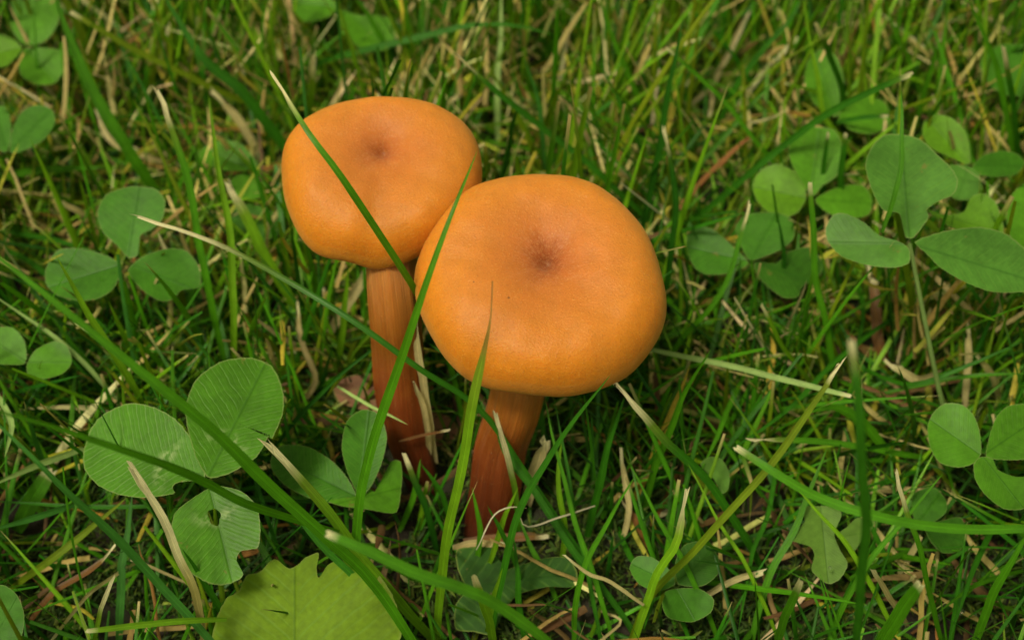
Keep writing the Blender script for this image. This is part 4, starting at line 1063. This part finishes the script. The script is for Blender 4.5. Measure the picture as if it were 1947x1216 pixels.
def strands(base, az, L, lean, bend, wid, cols, segs, tipfrac, taper, ncol=3, wob=0.0, tipcols=None):
    N = len(base)
    t = np.linspace(0, 1, segs + 1)[None, :]
    a0 = lean[:, None] + bend[:, None] * t                      # inclination from vertical along the blade
    dl = L[:, None] / segs
    h = np.concatenate([np.zeros((N, 1)), np.cumsum(np.sin(a0[:, 1:]) * dl, 1)], 1)
    z = np.concatenate([np.zeros((N, 1)), np.cumsum(np.cos(a0[:, 1:]) * dl, 1)], 1)
    azz = az[:, None] + wob * np.cumsum(rng.normal(0, 1, (N, segs + 1)), 1)
    dx = np.diff(h, axis=1, prepend=0) * np.cos(azz); dy = np.diff(h, axis=1, prepend=0) * np.sin(azz)
    cx = base[:, 0:1] + np.cumsum(dx, 1); cy = base[:, 1:2] + np.cumsum(dy, 1)
    gz = hgt(cx, cy)
    cz = base[:, 2:3] + z
    cz = np.maximum(cz, gz + 0.06)
    Pc = np.stack([cx, cy, cz], 2)
    T = np.gradient(Pc, axis=1); T /= np.linalg.norm(T, axis=2, keepdims=True) + 1e-9
    sa = az + np.pi / 2 + rng.normal(0, 0.5, N)
    S = np.stack([np.cos(sa), np.sin(sa), rng.normal(0, 0.3, N)], 1)[:, None, :] * np.ones((1, segs + 1, 1))
    S = S - T * np.sum(S * T, 2, keepdims=True); S /= np.linalg.norm(S, axis=2, keepdims=True) + 1e-9
    Nn = np.cross(S, T)
    prof = np.where(taper[:, None] > 0.5, np.clip((1 - t) * 2.0, 0, 1) ** 0.7 + 0.02, 0.6 + 0.4 * np.clip((1 - t) * 3, 0, 1))
    W = wid[:, None] * prof * 0.5
    xs = np.linspace(-1, 1, ncol)
    V = Pc[:, :, None, :] + S[:, :, None, :] * (W[:, :, None] * xs)[..., None] + Nn[:, :, None, :] * (W[:, :, None] * (np.abs(xs) - 0.5) * 0.5)[..., None]
    tc = np.tile(STRAWC, (N, 1)) if tipcols is None else tipcols
    f = np.clip((t - (1 - tipfrac[:, None])) / (tipfrac[:, None] * 0.6 + 1e-6), 0, 1) * (tipfrac[:, None] > 0)
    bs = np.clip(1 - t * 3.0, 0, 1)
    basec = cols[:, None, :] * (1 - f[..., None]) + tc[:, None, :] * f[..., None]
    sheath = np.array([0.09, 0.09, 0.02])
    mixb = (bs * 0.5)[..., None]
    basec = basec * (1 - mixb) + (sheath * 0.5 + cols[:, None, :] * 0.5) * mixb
    CL = np.repeat(basec[:, :, None, :], ncol, 2)
    UVs = np.zeros((N, segs + 1, ncol, 2)); UVs[..., 0] = np.linspace(0, 1, ncol); UVs[..., 1] = t[..., None] * 6 + rng.random((N, 1, 1)) * 20
    return Pc, V, CL, UVs

def weave(name, sets, mat, label, cat):
    Vs, Cs, Us, Qs, off = [], [], [], [], 0
    for (V, CL, UVs) in sets:
        N, K, M = V.shape[:3]
        idx = np.arange(N * K * M).reshape(N, K, M) + off
        q = np.stack([idx[:, :-1, :-1], idx[:, :-1, 1:], idx[:, 1:, 1:], idx[:, 1:, :-1]], -1).reshape(-1, 4)
        Vs.append(V.reshape(-1, 3)); Cs.append(CL.reshape(-1, 3)); Us.append(UVs.reshape(-1, 2)); Qs.append(q)
        off += N * K * M
    me = make_mesh(name, np.concatenate(Vs), np.concatenate(Qs), mat, uv=np.concatenate(Us), col=np.concatenate(Cs))
    link(name, me, label=label, cat=cat, kind='stuff')

def field(N, x0, x1, y0, y1):
    x = rng.uniform(x0, x1, N); y = rng.uniform(y0, y1, N)
    return np.stack([x, y, hgt(x, y) - 0.08], 1)

def pick(cols, weights, N, jit=0.18):
    c = np.array(cols)[rng.choice(len(cols), N, p=np.array(weights) / sum(weights))]
    return np.clip(c * (1 + rng.normal(0, jit, (N, 1))) * (1 + rng.normal(0, jit * 0.35, (N, 3))), 0.004, 0.9)

def green_set(N, area, Lr, dens=None, tuft=3, wr=(0.09, 0.17), droop=1.0, lm=0.25, mixw=(.32, .12, .03, .30, .04, .19), wob=0.03):
    nt_ = N // tuft
    b = field(nt_, *area)
    if dens is not None:
        k = rng.random(nt_) < dens(b[:, 0], b[:, 1]); b = b[k]
    b = np.repeat(b, tuft, 0); n = len(b)
    b[:, :2] += rng.normal(0, 0.10, (n, 2))
    az = rng.uniform(0, 2 * np.pi, n)
    L = rng.uniform(*Lr, n) * rng.uniform(0.7, 1.1, n)
    lean = np.abs(rng.normal(lm, 0.30, n)); bend = np.abs(rng.normal(0.30, 0.35, n)) * droop
    wid = rng.uniform(*wr, n)
    cols = pick([GREEN['mid'], GREEN['dark'], GREEN['deep'], GREEN['lime'], GREEN['teal'], GREEN['olive']], mixw, n)
    tipf = np.where(rng.random(n) < 0.35, rng.uniform(0.04, 0.16, n), 0.0)
    tap = (rng.random(n) < 0.55).astype(float)
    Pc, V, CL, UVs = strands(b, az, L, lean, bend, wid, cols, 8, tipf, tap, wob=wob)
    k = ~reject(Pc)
    return V[k], CL[k], UVs[k]

# density: tall and thick towards the back, sparser and lower round the mushrooms and in front
back = lambda x, y: np.clip(0.45 + 0.07 * y, 0.35, 1.0)
g = [green_set(9500, (-17, 17, 1, 24), (1.2, 3.8), wr=(0.045, 0.10), droop=.3, lm=.95, wob=.015, mixw=(.18, .04, .01, .34, .05, .38)),
     green_set(7600, (-17, 17, 0, 24), (1.4, 4.2), back, wr=(0.055, 0.11), droop=.5, wob=.02),
     green_set(3000, (-17, 17, 2.5, 24), (3.4, 6.5), wr=(0.075, 0.145), droop=.5, wob=.02),
     green_set(7000, (-17, 17, -10, 4), (1.4, 4.8), wr=(0.05, 0.105), droop=.3, lm=.6, mixw=(.36, .34, .18, .05, .04, .03), wob=.015),
     green_set(9000, (-60, 60, -50, 75), (2.0, 5.0), lambda x, y: ((np.abs(x) > 16.5) | (y > 23.5) | (y < -9)).astype(float) * np.clip(1.25 - np.hypot(x, y) / 75, 0.1, 1))]
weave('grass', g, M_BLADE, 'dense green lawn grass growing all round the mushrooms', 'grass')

def straw_set(N, area, Lr, lean_m, cols, wts, wr=(0.05, 0.13), lift=(0.0, 0.7)):
    b = field(N, *area)
    b[:, 2] += rng.uniform(*lift, N)
    az = rng.uniform(0, 2 * np.pi, N)
    L = rng.uniform(*Lr, N)
    lean = rng.normal(lean_m, 0.22, N); bend = rng.normal(0.05, 0.18, N)
    wid = rng.uniform(*wr, N)
    c = pick(cols, wts, N, 0.22)
    Pc, V, CL, UVs = strands(b, az, L, lean, bend, wid, c, 7, np.zeros(N), (rng.random(N) < 0.4).astype(float), wob=0.09)
    k = ~reject(Pc)
    return V[k], CL[k], UVs[k]
SC = [(0.50,0.41,0.15), (0.36,0.27,0.08), (0.28,0.14,0.025), (0.12,0.06,0.02), (0.40,0.36,0.03), (0.60,0.53,0.27)]
s1 = straw_set(600, (-17, 17, -8, 3), (0.8, 2.2), 1.35, SC, [.08, .18, .16, .44, .12, .02])
s5 = straw_set(1700, (-17, 17, 1, 24), (0.8, 2.4), 1.25, SC, [.26, .24, .10, .14, .20, .06])
s2 = straw_set(3800, (-17, 17, 2.5, 24), (0.8, 2.4), 0.75, SC, [.40, .14, .05, .02, .22, .17], (0.05, 0.12), (0.3, 2.0))
s3 = straw_set(140, (-17, 17, -8, 2), (0.6, 1.6), 0.9, SC, [.3, .25, .2, .1, .1, .05], (0.08, 0.15))
s4 = straw_set(3000, (-50, 50, -40, 60), (1.2, 3.0), 1.2, SC, [.3, .25, .2, .1, .1, .05], (0.08, 0.16))
weave('dry_grass', [s1, s2, s3, s4, s5], M_STRAW, 'tangled tan and brown dead grass matted between the green blades', 'dry grass')

def moss_set(N, area):
    b = field(N, *area)
    patch = np.sin(b[:, 0] * 0.9 + 1.0) * np.cos(b[:, 1] * 0.8) + 0.4 * np.sin(b[:, 0] * 2.3 + b[:, 1] * 1.9)
    b = b[patch > -0.45]; N = len(b)
    b = np.repeat(b, 5, 0); n = len(b)
    b[:, :2] += rng.normal(0, 0.05, (n, 2)); b[:, 2] += rng.uniform(0.05, 0.35, n)
    az = rng.uniform(0, 2 * np.pi, n)
    Pc, V, CL, UVs = strands(b, az, rng.uniform(0.12, 0.32, n), rng.uniform(0.4, 1.2, n), rng.uniform(0, .8, n), rng.uniform(0.03, 0.06, n),
                             pick([(0.06, 0.11, 0.008), (0.03, 0.07, 0.006), (0.14, 0.19, 0.02)], [.4, .45, .15], n), 3, np.zeros(n), np.ones(n))
    k = ~reject(Pc)
    return V[k], CL[k], UVs[k]
weave('moss', [moss_set(9000, (-17, 17, -8, 22)), moss_set(9000, (-12, 12, -6, 4))], M_MOSS, 'low yellow green moss covering the soil under the grass', 'moss')

# ------------------------------------------------------------------ water drops
def drop(u, v, z, r, label):
    c = P(u, v, z)
    V, q = [], []
    for i in range(9):
        ph = math.pi * i / 8
        for j in range(12):
            th = 2 * math.pi * j / 12
            V.append(c + np.array([math.sin(ph) * math.cos(th), math.sin(ph) * math.sin(th), math.cos(ph) * 0.85 - 0.25 * (ph > 2)]) * r)
    for i in range(8):
        for j in range(12):
            b = (j + 1) % 12
            q.append((i * 12 + j, (i + 1) * 12 + j, (i + 1) * 12 + b, i * 12 + b))
    link('water_drop', make_mesh('water_drop', np.array(V), q, M_DROP), c, label=label, cat='water drop', group='water drops')
drop(240, 1078, 1.05, .04, 'tiny water drop on the pale hanging blade under the large clover')
drop(1828, 1162, 1.0, .06, 'water drop hanging low near the bottom right corner')
drop(1578, 1079, 1.5, .035, 'tiny water drop on the ragged small clover')
